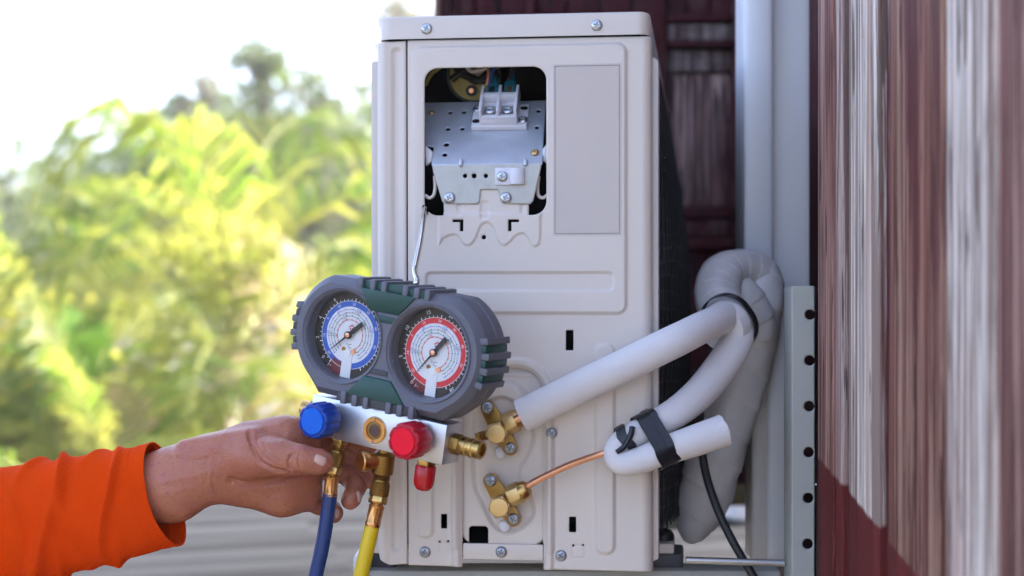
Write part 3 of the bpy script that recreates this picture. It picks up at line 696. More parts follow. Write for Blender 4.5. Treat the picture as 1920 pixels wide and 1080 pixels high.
# ------------------------------------------------------------------ terminal bracket in the opening
yF = -.0052
fP = [(810, 309), (812, 322), (829, 378), (834, 382), (893, 383), (899, 379), (901, 356), (934, 356), (938, 378), (943, 382), (994, 383), (1000, 377), (1013, 320), (1016, 306)]
FP = sd_poly([(AP(p[0], p[1], yF).x, AP(p[0], p[1], yF).z) for p in fP])
def cF(px, py, r): p = AP(px, py, yF); return sd_c(p.x, p.z, r*PXM)
BRK = sheet('terminal_bracket', AP(800, 340).x, AP(1024, 340).x, AP(900, 390).z, AP(900, 300).z, .0007, FP, [cF(872, 330, 4), cF(889, 330, 4.6), cF(911, 330, 4)], [], M['zinc_dull'], AC, roll=.0006, y0=yF, holeroll=.0004)
bz_ = AP(913, 308, yF).z; slope = Vector((0, .066, .070)); su = slope.normalized(); sn = Vector((0, -su.z, su.y))     # along the slope, and out of it
SO = Vector((0, yF, bz_))
def slopept(px, py):                           # pixel -> (x, s) on the sloping plate
    Mi = ACM.inverted(); o = Mi @ CAM; d = Mi.to_3x3() @ ray(px, py)
    t = (SO-o).dot(sn)/d.dot(sn); p = o+d*t; return (p.x, (p-SO).dot(su))
def smap(V):
    V = np.asarray(V); base = np.array(SO); return np.stack([V[:, 0], base[1]+V[:, 2]*su.y-V[:, 1]*sn.y, base[2]+V[:, 2]*su.z-V[:, 1]*sn.z], 1)
tp = [slopept(*p) for p in [(809, 309), (813, 276), (797, 273), (795, 192), (1024, 188), (1020, 250), (1017, 307)]]
TPo = sd_poly(tp)
th = []
for (px, py, r) in ((844, 211, 4.3), (870, 210.5, 4.3), (840, 242, 4.3), (867, 241.5, 4.3), (837, 271, 5), (834, 290, 4.6), (1010, 208, 4.3), (1007, 239, 4.3)):
    q = slopept(px, py); th.append(sd_c(q[0], q[1], r*PXM))
sheet('bracket_plate', min(p[0] for p in tp)-.002, max(p[0] for p in tp)+.002, -.001, max(p[1] for p in tp)+.001, .0007, TPo, th, [], M['zinc'], AC, roll=.0005, mp=smap, holeroll=.0006)
RS = Matrix((Vector((1, 0, 0)), -sn, su)).transposed()          # local x, y(in), z(along slope)
def SL(px, py, h=0): q = slopept(px, py); return Vector((q[0], SO.y, SO.z)) + su*q[1] + sn*h
for px in (864, 985):                           # pressed stiffeners on the bend
    MB().lathe(AP(px, 306, yF-.0005)-Vector((0, 0, .004)), su*.4+Vector((0, -.2, .5)), [(.0005, 0), (.0024, .002), (.0026, .006), (.0008, .009)], 10).build('pressed_rib', M['zinc'], AC)
put_screw(S_br, SL(1003, 287, .0003), AC, .4, R=RS); put_screw(S_br, SL(809, 212, .0003), AC, .4, .8, R=RS)
for px in (843, 949): put_screw(S_st, AP(px, 371, yF-.0004), BRK, .35, 1.0)
# cable clamp
CLP = MB(); a = AP(929, 315, yF); b = AP(958, 347, yF)
CLP.box(((a.x+b.x)/2, yF-.0018, (a.z+b.z)/2), (b.x-a.x, .0026, a.z-b.z))
c = AP(970, 331, yF); CLP.prism([(c.x-.0075+.0075*(1-math.cos(PI*k/12)), yF-.0012-.0062*math.sin(PI*k/12)) for k in range(13)], (a.z+b.z)/2-.0078, (a.z+b.z)/2+.0078, lambda x, z, y: Vector((x, z, y)))
CLO = CLP.build('cable_clamp', M['plastic'], AC, bevel=.0008); put_screw(S_st, AP(942, 331, yF-.0032), CLO, .2, .95)
# terminal block
tc0 = SL(937, 238, 0); ts = .00052
TB = thing('x', 'x', 'x')                       # temporary frame for the block, replaced by a mesh below
bpy.data.objects.remove(TB)
TM = Matrix.Translation(tc0) @ RS.to_4x4()
def tb(parts, name, m, parent, bev=.0007):
    mb = MB()
    for c_, d_ in parts: mb.box(c_, d_)
    mb.v = [TM @ p for p in mb.v]; return mb.build(name, m, parent, bevel=bev)
TBK = tb([((0, -.003, .011), (.056, .006, .034)), ((0, -.009, .012), (.036, .012, .033))], 'terminal_block', M['plastic'], AC, .0015)
for x in (-.0175, 0, .0175):
    tb([((x, -.0165, .016), (.0030, .017, .040))], 'barrier', M['plastic'], TBK)
tb([((0, -.019, .0225), (.034, .010, .0060))], 'bridge', M['plastic'], TBK); tb([((0, -.0152, -.0025), (.034, .0035, .004))], 'ledge', M['plastic'], TBK)
for x in (-.0088, .0088):
    tb([((x, -.0158, .0065), (.0125, .0015, .013))], 'contact', M['steel'], TBK, .0003)
    put_screw(S_st, TM @ Vector((x, -.0168, .006)), TBK, .3, 1.0, R=RS)
for x, z in ((-.0235, .021), (.0235, .003)): put_screw(S_st, TM @ Vector((x, -.0062, z)), TBK, .5, .9, R=RS)
for x, z in ((-.0235, .002), (.0235, .021)):
    mb = MB(); mb.lathe((0, 0, 0), (0, -1, 0), [(.0028, 0), (.0028, .0004)], 14); mb.v = [TM @ (Vector((p.x*1.4, p.y-.0061, p.z))+Vector((x, 0, z))) for p in mb.v]; mb.build('screw_hole', M['void'], TBK)
for i, x in enumerate((-.0088, .0088)):         # blue push-on connectors with their wires
    mb = MB(); mb.box((x, -.018, .034), (.0115, .0075, .024)); mb.box((x, -.018, .050), (.0075, .0075, .012)); mb.v = [TM @ p for p in mb.v]
    c_ = mb.build('wire_connector', M['teal_plastic'], TBK, bevel=.0014)
    mb = MB(); mb.box((x, -.0222, .030), (.006, .0012, .012)); mb.v = [TM @ p for p in mb.v]; mb.build('blade_contact', M['brass_cap' if i else 'steel'], c_, bevel=.0003)
    p0 = TM @ Vector((x, -.018, .055)); p1 = p0+Vector((-.004+.006*i, .004, .018)); p2 = p0+Vector((-.025+.03*i, .03, .04))
    MB().tube(crom([p0, p1, p2], 6), .0024, 8).build('wire', M['wire_blue' if i else 'wire_black'], c_)
# capacitor behind the bracket
cc = AP(889, 142, .085); CP = MB(); CP.lathe(cc, (0, -1, -.12), [(.028, -.05), (.028, 0), (.0285, .003), (.0265, .004), (.0255, .002)], 36); CPO = CP.build('capacitor', mat('cap_shell', (.10, .11, .12), .25, var=.2), AC)
CY = MB(); CY.lathe(cc, (0, -1, -.12), [(.0252, .0005), (.0252, .0022)], 36); CY.build('cap_face', M['yellow_cap'], CPO)
MB().lathe(AP(884, 170, .080), (0, -1, -.12), [(.0056, -.003), (.0056, .002), (.0036, .002), (.0036, .0)], 18).build('terminal_ring', M['wire_black'], CPO)
MB().lathe(AP(884, 170, .080), (0, -1, -.12), [(.0026, -.003), (.0026, .0025)], 12).build('terminal_pin', M['copper'], CPO)
for pts in ([(850, 120), (868, 140), (905, 150), (935, 135)], [(862, 118), (890, 152), (925, 128)], [(845, 150), (875, 130), (900, 118)]):
    MB().tube(crom([AP(p[0], p[1], .072) for p in pts], 6), .0036, 8).build('loom_wire', M['wire_black'], AC)
MB().tube(crom([AP(p[0], p[1], .09) for p in [(797, 160), (808, 140), (830, 122)]], 6), .0022, 8).build('loom_wire', M['yellow_cap'], AC)
for pts, m_ in (([(930, 118), (922, 140), (918, 158)], 'wire_blue'), ([(912, 116), (916, 136), (912, 160)], 'copper'), ([(965, 116), (960, 135), (953, 150)], 'wire_black'), ([(870, 118), (884, 134), (912, 128)], 'label')):
    MB().tube(crom([AP(p[0], p[1], .045) for p in pts], 6), .0019, 8).build('loom_wire', M[m_], AC)
MB().box(AP(905, 138, .078), (.014, .006, .012)).build('relay', M['label'], AC, bevel=.001)
# side tabs and little hooks beside the bracket
for s, pts in ((1, [(797, 272), (811, 285), (810, 303), (798, 311)]), (-1, [(1026, 268), (1017, 280), (1017, 300), (1026, 308)])):
    MB().prism([(AP(p[0], p[1], .004).x, AP(p[0], p[1], .004).z) for p in pts], .004, .012).build('side_tab', M['plastic'], AC, bevel=.001)
for pts in ([(815, 330), (816, 350), (813, 366), (805, 371), (797, 366)], [(1010, 330), (1008, 352), (1010, 367), (1018, 371), (1026, 366)]):
    MB().tube(crom([AP(p[0], p[1], .002) for p in pts], 6), .0017, 8).build('side_hook', M['enamel'], AC)

# ------------------------------------------------------------------ service valves
def valve(sa, sb, cap, nut, ndir, nlen, name='service_valve', port=None):
    yb = .0035
    a, b, c = AP(sa[0], sa[1], -.004), AP(sb[0], sb[1], -.004), AP(cap[0], cap[1], -.030)
    mid = (a+b)/2
    pl = MB(); d = (b-a); L = d.length; u = d.normalized(); n = Vector((u.z, 0, -u.x)); P = []
    for k in range(13): t = PI/2+PI*k/12; P.append(a + u*math.cos(t)*.0072 + n*math.sin(t)*.0072)
    P.append(mid - n*.0088 - u*.004); P.append(mid-n*.0088+u*.004)
    for k in range(13): t = -PI/2+PI*k/12; P.append(b + u*math.cos(t)*.0072 + n*math.sin(t)*.0072)
    P.append(mid+n*.0088+u*.004); P.append(mid+n*.0088-u*.004)
    pl.prism([(p.x, p.z) for p in P], -.0062, -.001)
    V = pl.build(name, M['brass_dark'], AC, bevel=.0008)
    put_screw(S_dl, AP(sa[0], sa[1], -.0066), V, .1, 1.05); put_screw(S_dl, AP(sb[0], sb[1], -.0066), V, .4, 1.05)
    m0 = Vector((c.x, 0, c.z))
    MB().lathe(m0, (0, -1, 0), [(.0085, -.004), (.0095, .010), (.0095, .020), (.0075, .022)], 24).build('valve_body', M['brass_dark'], V)
    ph = .25
    cp = MB(); cp.lathe(m0, (0, -1, 0), [(.0098, .0195), (.0114, .0210), (.0114, .0290), (.0104, .0303)], 6, ph=ph); CPV = cp.build('valve_cap', M['brass_cap'], V, bevel=.0005)
    MB().lathe(m0, (0, -1, 0), [(.0092, .029), (.0092, .0322), (.0086, .0332), (.003, .0336)], 32).build('cap_face', M['brass_cap'], CPV)
    nc = AP(nut[0], nut[1], -.020); ax = Vector(ndir).normalized()
    MB().tube([Vector((c.x, -.018, c.z)), nc], .0066, 14).build('outlet', M['brass_dark'], V)
    nm = MB(); nm.lathe(nc-ax*nlen/2, ax, [(.0088, 0), (.0112, .0014), (.0112, nlen*.62), (.0095, nlen*.66)], 6, ph=.5)
    NO = nm.build('flare_nut', M['brass_cap'], V, bevel=.0006)
    nm = MB(); nm.lathe(nc-ax*nlen/2, ax, [(.0096, nlen*.6), (.0088, nlen*.9), (.0068, nlen)], 24); nm.build('nut_taper', M['brass'], NO)
    return V, m0
V1, m1 = valve((915, 765), (957, 840), (931, 813), (964, 789), (.88, -.05, .42), .020)
V1['label'] = 'upper brass valve feeding the thick white foam pipe'
V2, m2 = valve((920, 901), (963, 973), (936, 951), (972, 924), (.86, -.10, .40), .022)
V2['label'] = 'lower brass valve feeding the bare copper pipe'
pt = MB(); ax = (AP(893, 820, -.02)-Vector((m1.x, -.016, m1.z))).normalized()
pt.lathe(Vector((m1.x, -.016, m1.z)), ax, [(.0046, .004), (.0046, .012), (.0052, .0125), (.0042, .0135), (.0052, .0145), (.0042, .0155), (.0052, .0165), (.0042, .0175), (.0052, .0185), (.0040, .0195), (.0036, .023)], 16); pt.build('service_port', M['brass_dark'], V1)
for vv, q in ((V1, (940, 848)), (V2, (947, 985))):
    MB().lathe(AP(q[0], q[1], .004), (0, -1, 0), [(.006, 0), (.0055, .004), (.004, .005)], 14).build('foam_pad', M['plastic'], vv)
for o in proto: bpy.data.objects.remove(o)
# rubber mounting foot and its bolt
for (px, py, Yw) in ((1252, 1052, .10), (722, 1052, .10)):
    c = ACM.inverted() @ W(px, py, Yw); f = MB(); f.box(c, (.032, .06, .026)); FO = f.build('rubber_foot', M['rubber_dark'], AC, bevel=.003)
    MB().box(c+Vector((-.006, -.006, .018)), (.026, .05, .010)).build('foot_tab', M['enamel_side'], FO, bevel=.0015)
    MB().lathe(c+Vector((-.004, -.004, .022)), (0, 0, 1), [(.011, 0), (.011, .006), (.008, .011), (.003, .013)], 16).build('foot_bolt', M['wire_black'], FO)

# ================================================================== BRACKET, CONDUIT, PIPES
PB = W(1506, 560, 0)
WBM = Matrix.Translation((PB.x, 0, WZ-.30))
WB = thing('wall_bracket', 'pale grey steel bracket of perforated post and arm carrying the air conditioner', 'bracket', WBM)
def wl(p): return WBM.inverted() @ p
a, b = wl(W(1484.5, 536, 0)), wl(W(1527.5, 1300, 0))
hs = []
for i in range(9):
    q = wl(W(1519.5-.9*i, 590+86*i, 0)); hs.append(sd_c(q.x, q.z, 9.6*PXM))
sheet('post', a.x-.001, b.x+.001, b.z-.001, a.z+.001, .0008, sd_rr((a.x+b.x)/2, (a.z+b.z)/2, (b.x-a.x)/2, (a.z-b.z)/2, .001), hs, [], M['bracket'], WB, roll=.0008, holeroll=.0014)
mb = MB(); mb.box((a.x+.0015, .022, (a.z+b.z)/2), (.003, .042, a.z-b.z-.002)); mb.build('post_flange', M['bracket'], WB, bevel=.0008)
mb = MB(); mb.box(((a.x+b.x)/2+.004, .030, (a.z+b.z)/2), (b.x-a.x+.006, .004, a.z-b.z-.004)); mb.build('post_back', mat('post_dark', (.045, .010, .012), .8), WB)
z1 = -.2855+.30
for yy in (.075, .62):
    mb = MB(); x0_, x1_ = -.152-PB.x, a.x-.001
    mb.box(((x0_+x1_)/2, yy, z1-.022), (x1_-x0_, .045, .044)); mb.build('arm', M['bracket'], WB, bevel=.003)
mb = MB(); x0_, x1_ = W(1282, 1052, .05).x-PB.x, a.x-.002
mb.tube([(x0_, .03, wl(W(1300, 1050, .03)).z), (x1_, .03, wl(W(1480, 1056, .03)).z)], .0035, 10); mb.build('tie_rod', M['steel'], WB)
mb = MB(); e_ = wl(W(679, 1062, .06)); mb.box((e_.x, .075, e_.z-.012), (.016, .052, .05)); mb.build('arm_end_cap', M['plastic'], WB, bevel=.004)

CDM = Matrix.Translation((W(1457, 540, .26).x, .26, WZ-.5))
CD = thing('pipe_duct', 'white plastic pipe duct running up the wall behind the post', 'duct', CDM)
def cl(px, py, Y): return CDM.inverted() @ W(px, py, Y)
def duct(name, px0, px1, py0, py1, Y, dep, m, bul=.006, bev=.002, lip=0):
    p0, p1 = cl(px0, py0, Y), cl(px1, py1, Y); n = 14; P = []
    for k in range(n+1):
        t = k/n; P.append((p0.x+(p1.x-p0.x)*t, p0.y-bul*math.sin(PI*t)**.5))
    P += [(p1.x, p0.y+dep), (p0.x, p0.y+dep)]
    MB().prism(P, p1.z, p0.z, lambda x, y, z: Vector((x, y, z))).build(name, m, CD, bevel=bev)
duct('duct_base', 1446, 1517, -300, 566, .26, .05, M['pvc'], .002, .005)
duct('duct_cover', 1396, 1448, -300, 509, .235, .07, M['pvc'], .003, .006)
duct('duct_lip', 1410, 1446, 509, 540, .25, .05, M['pvc_old'], .004)
duct('lower_cover', 1440, 1484, 569, 1054, .19, .05, M['pvc'], .003, .005)
duct('lower_base', 1410, 1441, 600, 1050, .20, .05, M['pvc_old'], .004, .006)

# wrapped bundle
WRP = thing('wrapped_pipe_bundle', 'thick grey white tape wrapped pipe bundle bending out of the duct', 'pipe bundle', Matrix.Translation(W(1340, 960, .15)))
def px_r(r, Y): return r*(Y+D)/FPX
def saw(p, hh):
    def f(t, L): u = (L/p+t/(2*PI)) % 1; return 1+hh*(u-.5)+.014*math.sin(3*t+L*60)+.016*math.sin(5*t-L*95+2*math.sin(L*40))
    return f
Lp = [(1425, 490, .175, 30), (1418, 540, .165, 52), (1406, 650, .16, 50), (1372, 760, .155, 51), (1338, 870, .15, 52), (1318, 940, .15, 49), (1303, 985, .15, 36), (1297, 1010, .15, 20), (1296, 1019, .15, 6)]
MB().tube(crom([W(*p[:3]) for p in Lp], 40), crom1([px_r(p[3], p[2]) for p in Lp], 40), 48, rf=saw(.034, .05)).build('drop_wrap', M['wrap'], WRP, world=True, ang=60)
Lp = [(1440, 560, .17, 30), (1425, 522, .165, 40), (1392, 506, .15, 38), (1356, 516, .13, 42), (1344, 552, .105, 43), (1357, 586, .08, 43), (1378, 606, .06, 42), (1386, 612, .055, 30)]
MB().tube(crom([W(*p[:3]) for p in Lp], 40), crom1([px_r(p[3], p[2]) for p in Lp], 40), 48, rf=saw(.016, .022)).build('elbow_wrap', M['wrap'], WRP, world=True, ang=60)
Lp = [(1352, 520, .135, 26), (1385, 555, .135, 40), (1412, 610, .15, 46), (1415, 660, .16, 40)]
MB().tube(crom([W(*p[:3]) for p in Lp], 30), crom1([px_r(p[3], p[2]) for p in Lp], 30), 48, rf=saw(.022, .04)).build('crotch_wrap', M['wrap'], WRP, world=True, ang=60)
cdir = (W(1330, 640, .02)-W(1390, 585, .10)).normalized()
def band(c, ax, ra, rb, wd, up, n=36, wr=0):
    ax = ax.normalized(); u = (up-ax*up.dot(ax)).normalized(); v = ax.cross(u); vv = []; ff = []
    prof = [(-wd/2, 0), (-wd/2+.0006, .0011), (wd/2-.0006, .0011), (wd/2, 0)]; m = len(prof)
    for k in range(n):
        t = 2*PI*k/n; sh_ = (ra-rb)*(1 if math.cos(t) > 0 else -1)          # stadium section
        for h, e in prof:
            e2 = e+wr*math.sin(7*t+h*900); vv.append(c + u*(sh_+math.cos(t)*(rb+e2)) + v*math.sin(t)*(rb+e2) + ax*(h+wr*3*math.sin(3*t+1)))
    for k in range(n):
        for j in range(m-1): ff.append((k*m+j, ((k+1) % n)*m+j, ((k+1) % n)*m+j+1, k*m+j+1))
    return MB().add(vv, ff)
cB = W(1367, 606, .052); upv = (W(1393, 652, .05)-W(1338, 572, .05)).normalized()
band(cB, cdir, .0300, .0262, .012, upv).build('tape_band', M['tape'], WRP, world=True)
MB().tube([cB+cdir*.004, cB+cdir*.012, cB+cdir*.022], [.0255, .0255, .0225], 28).build('foam_collar', M['foam'], WRP, world=True)

# thick insulated pipe from the upper valve
def fill(P, n=8): return crom([W(*p[:3]) if len(p) > 3 else p for p in P], n)
q0 = ACM @ AP(967, 786, -.024)
P = [ACM @ AP(979, 780, -.024), ACM @ AP(1060, 739, -.026), ACM @ AP(1170, 686, -.028), W(1262, 641, -.036), W(1325, 610, .0), W(1366, 592, .045)]
UP = thing('insulated_pipe', 'thick white foam insulated pipe on the upper brass valve', 'pipe', Matrix.Translation(P[0]))
pth = crom(P, 10); fr_ = lambda t, L: 1+.012*math.sin(2*t+L*35)+.008*math.sin(L*90+t)
MB().tube(pth, [.0163-.0009*i/len(pth) for i in range(len(pth))], 36, rf=fr_).build('foam_sleeve', M['foam'], UP, world=True, ang=50)
MB().tube([q0, P[0]+(P[1]-P[0]).normalized()*.01], .0062, 14).build('pipe', M['copper'], UP, world=True)
# thin pipe with its folded foam sleeve
P = [(1391, 612, .055, 31), (1368, 664, .03, 31), (1322, 726, 0, 31), (1268, 773, -.025, 29), (1212, 803, -.036, 26), (1172, 825, -.042, 24), (1153, 846, -.047, 22), (1164, 867, -.052, 23), (1200, 863, -.053, 25), (1246, 845, -.052, 27.5), (1300, 827, -.048, 29.5), (1357, 807, -.042, 30)]
LPo = thing('folded_insulated_pipe', 'slim copper pipe whose white foam sleeve is folded back and taped', 'pipe', Matrix.Translation(W(1212, 803, -.036)))
pth = crom([W(*p[:3]) for p in P], 10); rd = crom1([px_r(p[3], p[2]) for p in P], 10)
def cut(t, L): return 1+.012*math.sin(2*t+L*45)+.008*math.sin(L*80+t)
pth2 = pth + [pth[-1]-(pth[-1]-pth[-2]).normalized()*.006, pth[-1]-(pth[-1]-pth[-2]).normalized()*.05]
MB().tube(pth2[:-2]+[pth2[-3]+(pth[-1]-pth[-2])*.02], rd+[rd[-1]*.6], 32, rf=cut).build('foam_sleeve', M['foam'], LPo, world=True, ang=50)
random.seed(9); rg = MB(); ax = (pth[-1]-pth[-2]).normalized(); a_, b_, _ = basis(ax); vv = []; n = 28
for k in range(n):
    t = 2*PI*k/n; e = a_*math.cos(t)+b_*math.sin(t); j = random.uniform(-.0008, .0022)
    vv += [pth[-1]+e*rd[-1]*.99-ax*.002, pth[-1]+e*rd[-1]*.97+ax*j, pth[-1]+e*rd[-1]*.72+ax*(j-.001)]
rg.add(vv, [(k*3+j, ((k+1) % n)*3+j, ((k+1) % n)*3+j+1, k*3+j+1) for k in range(n) for j in (0, 1)]); rg.build('torn_end', M['foam'], LPo, world=True)
cu = [ACM @ AP(984, 915, -.021), ACM @ AP(1010, 899, -.023), ACM @ AP(1070, 871, -.028), W(1128, 851, -.048), W(1150, 845, -.047)]
MB().tube(crom(cu, 8), .0033, 14).build('copper_pipe', M['copper'], LPo, world=True)
u_, l_ = W(1217, 800, -.037), W(1240, 847, -.052); ax = (W(1262, 798, -.04)-W(1205, 826, -.046)).normalized()
band((u_+l_)/2, ax, .0285, .0158, .020, (l_-u_), wr=.0004).build('tape_band', M['tape'], LPo, world=True)
band((u_+l_)/2+ax*.006, ax+Vector((.15, 0, .1)), .0292, .0165, .008, (l_-u_), wr=.0007).build('tape_band', M['tape'], LPo, world=True)
cT = W(1172, 823, -.042); ax = (W(1195, 812, -.042)-W(1150, 838, -.042)).normalized()
band(cT, ax, px_r(25, -.04), px_r(25, -.04), .010, Vector((0, 0, 1)), wr=.0005).build('tape_scrap', M['tape'], LPo, world=True)
tf = MB(); P = [W(1186, 800, -.0545), W(1183, 815, -.0565), W(1172, 836, -.0570), W(1156, 849, -.058)]
tf.tube(crom(P, 6), [.004, .0042, .0036, .0028]*4+[.0026, .0024, .0022] if False else .0028, 8); tf.build('tape_fold', M['tape'], LPo, world=True)
# black drain / power cable
P = [W(1310, 690, .085), W(1312, 780, .08), W(1318, 860, .07), W(1336, 930, .06), W(1368, 1004, .05), W(1415, 1085, .04), W(1470, 1180, .03), W(1490, 1300, .03)]
CBM = Matrix.Translation(W(1368, 1004, .05)); mb = MB(); mb.tube(crom(P, 8), .0043, 14); mb.v = [CBM.inverted() @ p for p in mb.v]
o = mb.build('cable', M['cable']); o.matrix_world = CBM; tag(o, 'black cable hanging down behind the folded foam sleeve', 'cable')

# ================================================================== MANIFOLD GAUGE SET
MG = thing('manifold_gauge_set', 'two dial manifold gauge set in a grey and green rubber boot', 'gauge set', MGM)
h_ = .0465
def arc(cx, cz, r, a0, a1, n): return [(cx+r*math.cos(R_(a0+(a1-a0)*k/n)), cz+r*math.sin(R_(a0+(a1-a0)*k/n))) for k in range(n+1)]
def boot_outline(g):                           # g: grown outline in metres
    r = .0575+g
    P = arc(-h_, 0, r, 232, 112, 26) + [(-.040, .0535+g), (.040, .0535+g)] + arc(h_, 0, r, 68, -52, 26)
    P += [(.0665+g*.6, -.0580-g), (-.0705-g*.6, -.0580-g)]
    return P
yf0, yf1, yb1 = -.0105, -.0030, .036
boot = MB(); rings = [(boot_outline(-.0075), yf0), (boot_outline(-.0070), yf0-.0004), (boot_outline(-.0009), yf1-.0006), (boot_outline(0), yf1+.0012), (boot_outline(0), .014), (boot_outline(-.0012), .0150), (boot_outline(-.0012), .0165), (boot_outline(0), .0175), (boot_outline(0), yb1-.006), (boot_outline(-.006), yb1)]
n_ = len(rings[0][0]); vv = [(p[0], y, p[1]) for P, y in rings for p in P]
ff = [(j*n_+i, j*n_+(i+1) % n_, (j+1)*n_+(i+1) % n_, (j+1)*n_+i) for j in range(1, len(rings)-1) for i in range(n_)]
ff.append(tuple(range((len(rings)-1)*n_, len(rings)*n_)))
boot.add(vv[n_:], [tuple(i-n_ for i in q) for q in ff])
circ = lambda cx, r, n=56: [(cx+r*math.cos(2*PI*k/n), r*math.sin(2*PI*k/n)) for k in range(n)]
b0 = MB(); loops = [rings[1][0], circ(-h_, .0425), circ(h_, .0425)]
tris = geometry.tessellate_polygon([[Vector((p[0], p[1], 0)) for p in l] for l in loops])
boot.add([(p[0], yf0-.0004, p[1]) for l in loops for p in l], [t for t in tris])
for cx in (-h_, h_):
    boot.lathe((cx, 0, 0), (0, -1, 0), [(.0402, -.0040), (.0405, .006), (.0412, .0098), (.0425, .0109)], 56, cap=False)
BO = boot.build('rubber_boot', M['rubber'], MG, ang=32)
for cx in (-h_, h_):
    rg = MB(); rg.lathe((cx, 0, 0), (0, -1, 0), [(.0424, .0100), (.0430, .0122), (.0442, .0126), (.0452, .0105)], 64, cap=False); rg.build('bezel_lip', M['rubber'], BO)
def gl(P, y): return [(MP(p[0], p[1], y).x, MP(p[0], p[1], y).z) for p in P]
# green inlays top and bottom, between the dials
gt = [(-.0315, .0478), (.0285, .0478), (.0125, .0285), (-.0195, .0285)]
MB().prism(gt, -.0128, -.006).build('green_inlay', M['green'], BO, bevel=.0012)
MB().prism([(-.038, .0460), (.036, .0460), (.036, .0545), (-.038, .0545)], -.0095, .032).build('green_inlay', M['green'], BO, bevel=.001)
gb = [(-.034, -.0515), (.030, -.0515), (.0125, -.0315), (-.0175, -.0315)]
MB().prism(gb, -.0128, -.006).build('green_inlay', M['green'], BO, bevel=.0012)
MB().prism([(-.046, -.0600), (.043, -.0600), (.041, -.0500), (-.044, -.0500)], -.0095, .032).build('green_inlay', M['rubber_dark'], BO, bevel=.001)
MB().prism([(-.0125, .0195), (.0085, .0195), (.0085, .0255), (-.0125, .0255)], -.0118, -.009).build('cross_band', M['green'], BO, bevel=.0006)
MB().prism([(-.0115, -.0285), (.0080, -.0285), (.0075, -.0235), (-.0110, -.0235)], -.0118, -.009).build('cross_band', M['rubber_dark'], BO, bevel=.0006)
for px, py in ((677, 537), (700, 541), (721, 545), (761, 553), (782, 558), (802, 562)):
    q = MP(px, py, -.010); MB().box((q.x, .0115, .0515), (.0056, .048, .0100)).build('rib', M['rubber'], BO, bevel=.0010)
for px, py in ((646, 739), (667, 743), (688, 748), (730, 759), (751, 764), (773, 769)):
    q = MP(px, py, -.010); MB().box((q.x, .0115, -.0555), (.0056, .048, .0125)).build('rib', M['rubber'], BO, bevel=.0010)
for s in (-1, 1):
    for zz in (.0195, .0065, -.0065, -.0195):
        a = math.asin(zz/.0575); x = s*(h_+.0575*math.cos(a)-.001)
        MB().box((x, .0135, zz), (.0085, .042, .0062), Matrix.Rotation(-s*a*.6, 3, 'Y')).build('rib', M['rubber'], BO, bevel=.0010)
    for zz in (.013, 0, -.013):
        a = math.asin(zz/.0575); x = s*(h_+.0575*math.cos(a)-.002)
        MB().box((x, .0125, zz), (.0050, .040, .0062), Matrix.Rotation(-s*a*.6, 3, 'Y')).build('green_band', M['green' if s > 0 else 'rubber_dark'], BO, bevel=.0006)
# lettering helper
TXT = {}
def text_mesh(s):
    if s in TXT: return TXT[s]
    cu = bpy.data.curves.new('t', 'FONT'); cu.body = s; cu.size = 1; cu.align_x = 'CENTER'; cu.align_y = 'CENTER'; cu.resolution_u = 2
    o = bpy.data.objects.new('t', cu); COL.objects.link(o); bpy.context.view_layer.update()
    me = bpy.data.meshes.new_from_object(o.evaluated_get(bpy.context.evaluated_depsgraph_get()))
    r = ([v.co.copy() for v in me.vertices], [tuple(p.vertices) for p in me.polygons])
    bpy.data.objects.remove(o); bpy.data.curves.remove(cu); bpy.data.meshes.remove(me); TXT[s] = r; return r
def put_text(mb, s, x, z, y, size, ang):
    v, f = text_mesh(s); c, sn_ = math.cos(ang), math.sin(ang)
    mb.add([(x+size*(p.x*c-p.y*sn_), y, z+size*(p.x*sn_+p.y*c)) for p in v], f)
def annulus(mb, cx, y, r0, r1, a0=0, a1=360, n=72):
    v = []; f = []
    for k in range(n+1):
        a = R_(a0+(a1-a0)*k/n); v += [(cx+r0*math.cos(a), y, r0*math.sin(a)), (cx+r1*math.cos(a), y, r1*math.sin(a))]
    f = [(2*k, 2*k+1, 2*k+3, 2*k+2) for k in range(n)]; mb.add(v, f)
def tick(mb, cx, y, r0, r1, a, wd):
    a = R_(a); d = Vector((math.cos(a), 0, math.sin(a))); n = Vector((-d.z, 0, d.x))*wd/2; c = Vector((cx, y, 0))
    mb.add([c+d*r0-n, c+d*r1-n, c+d*r1+n, c+d*r0+n], [(0, 1, 2, 3)])
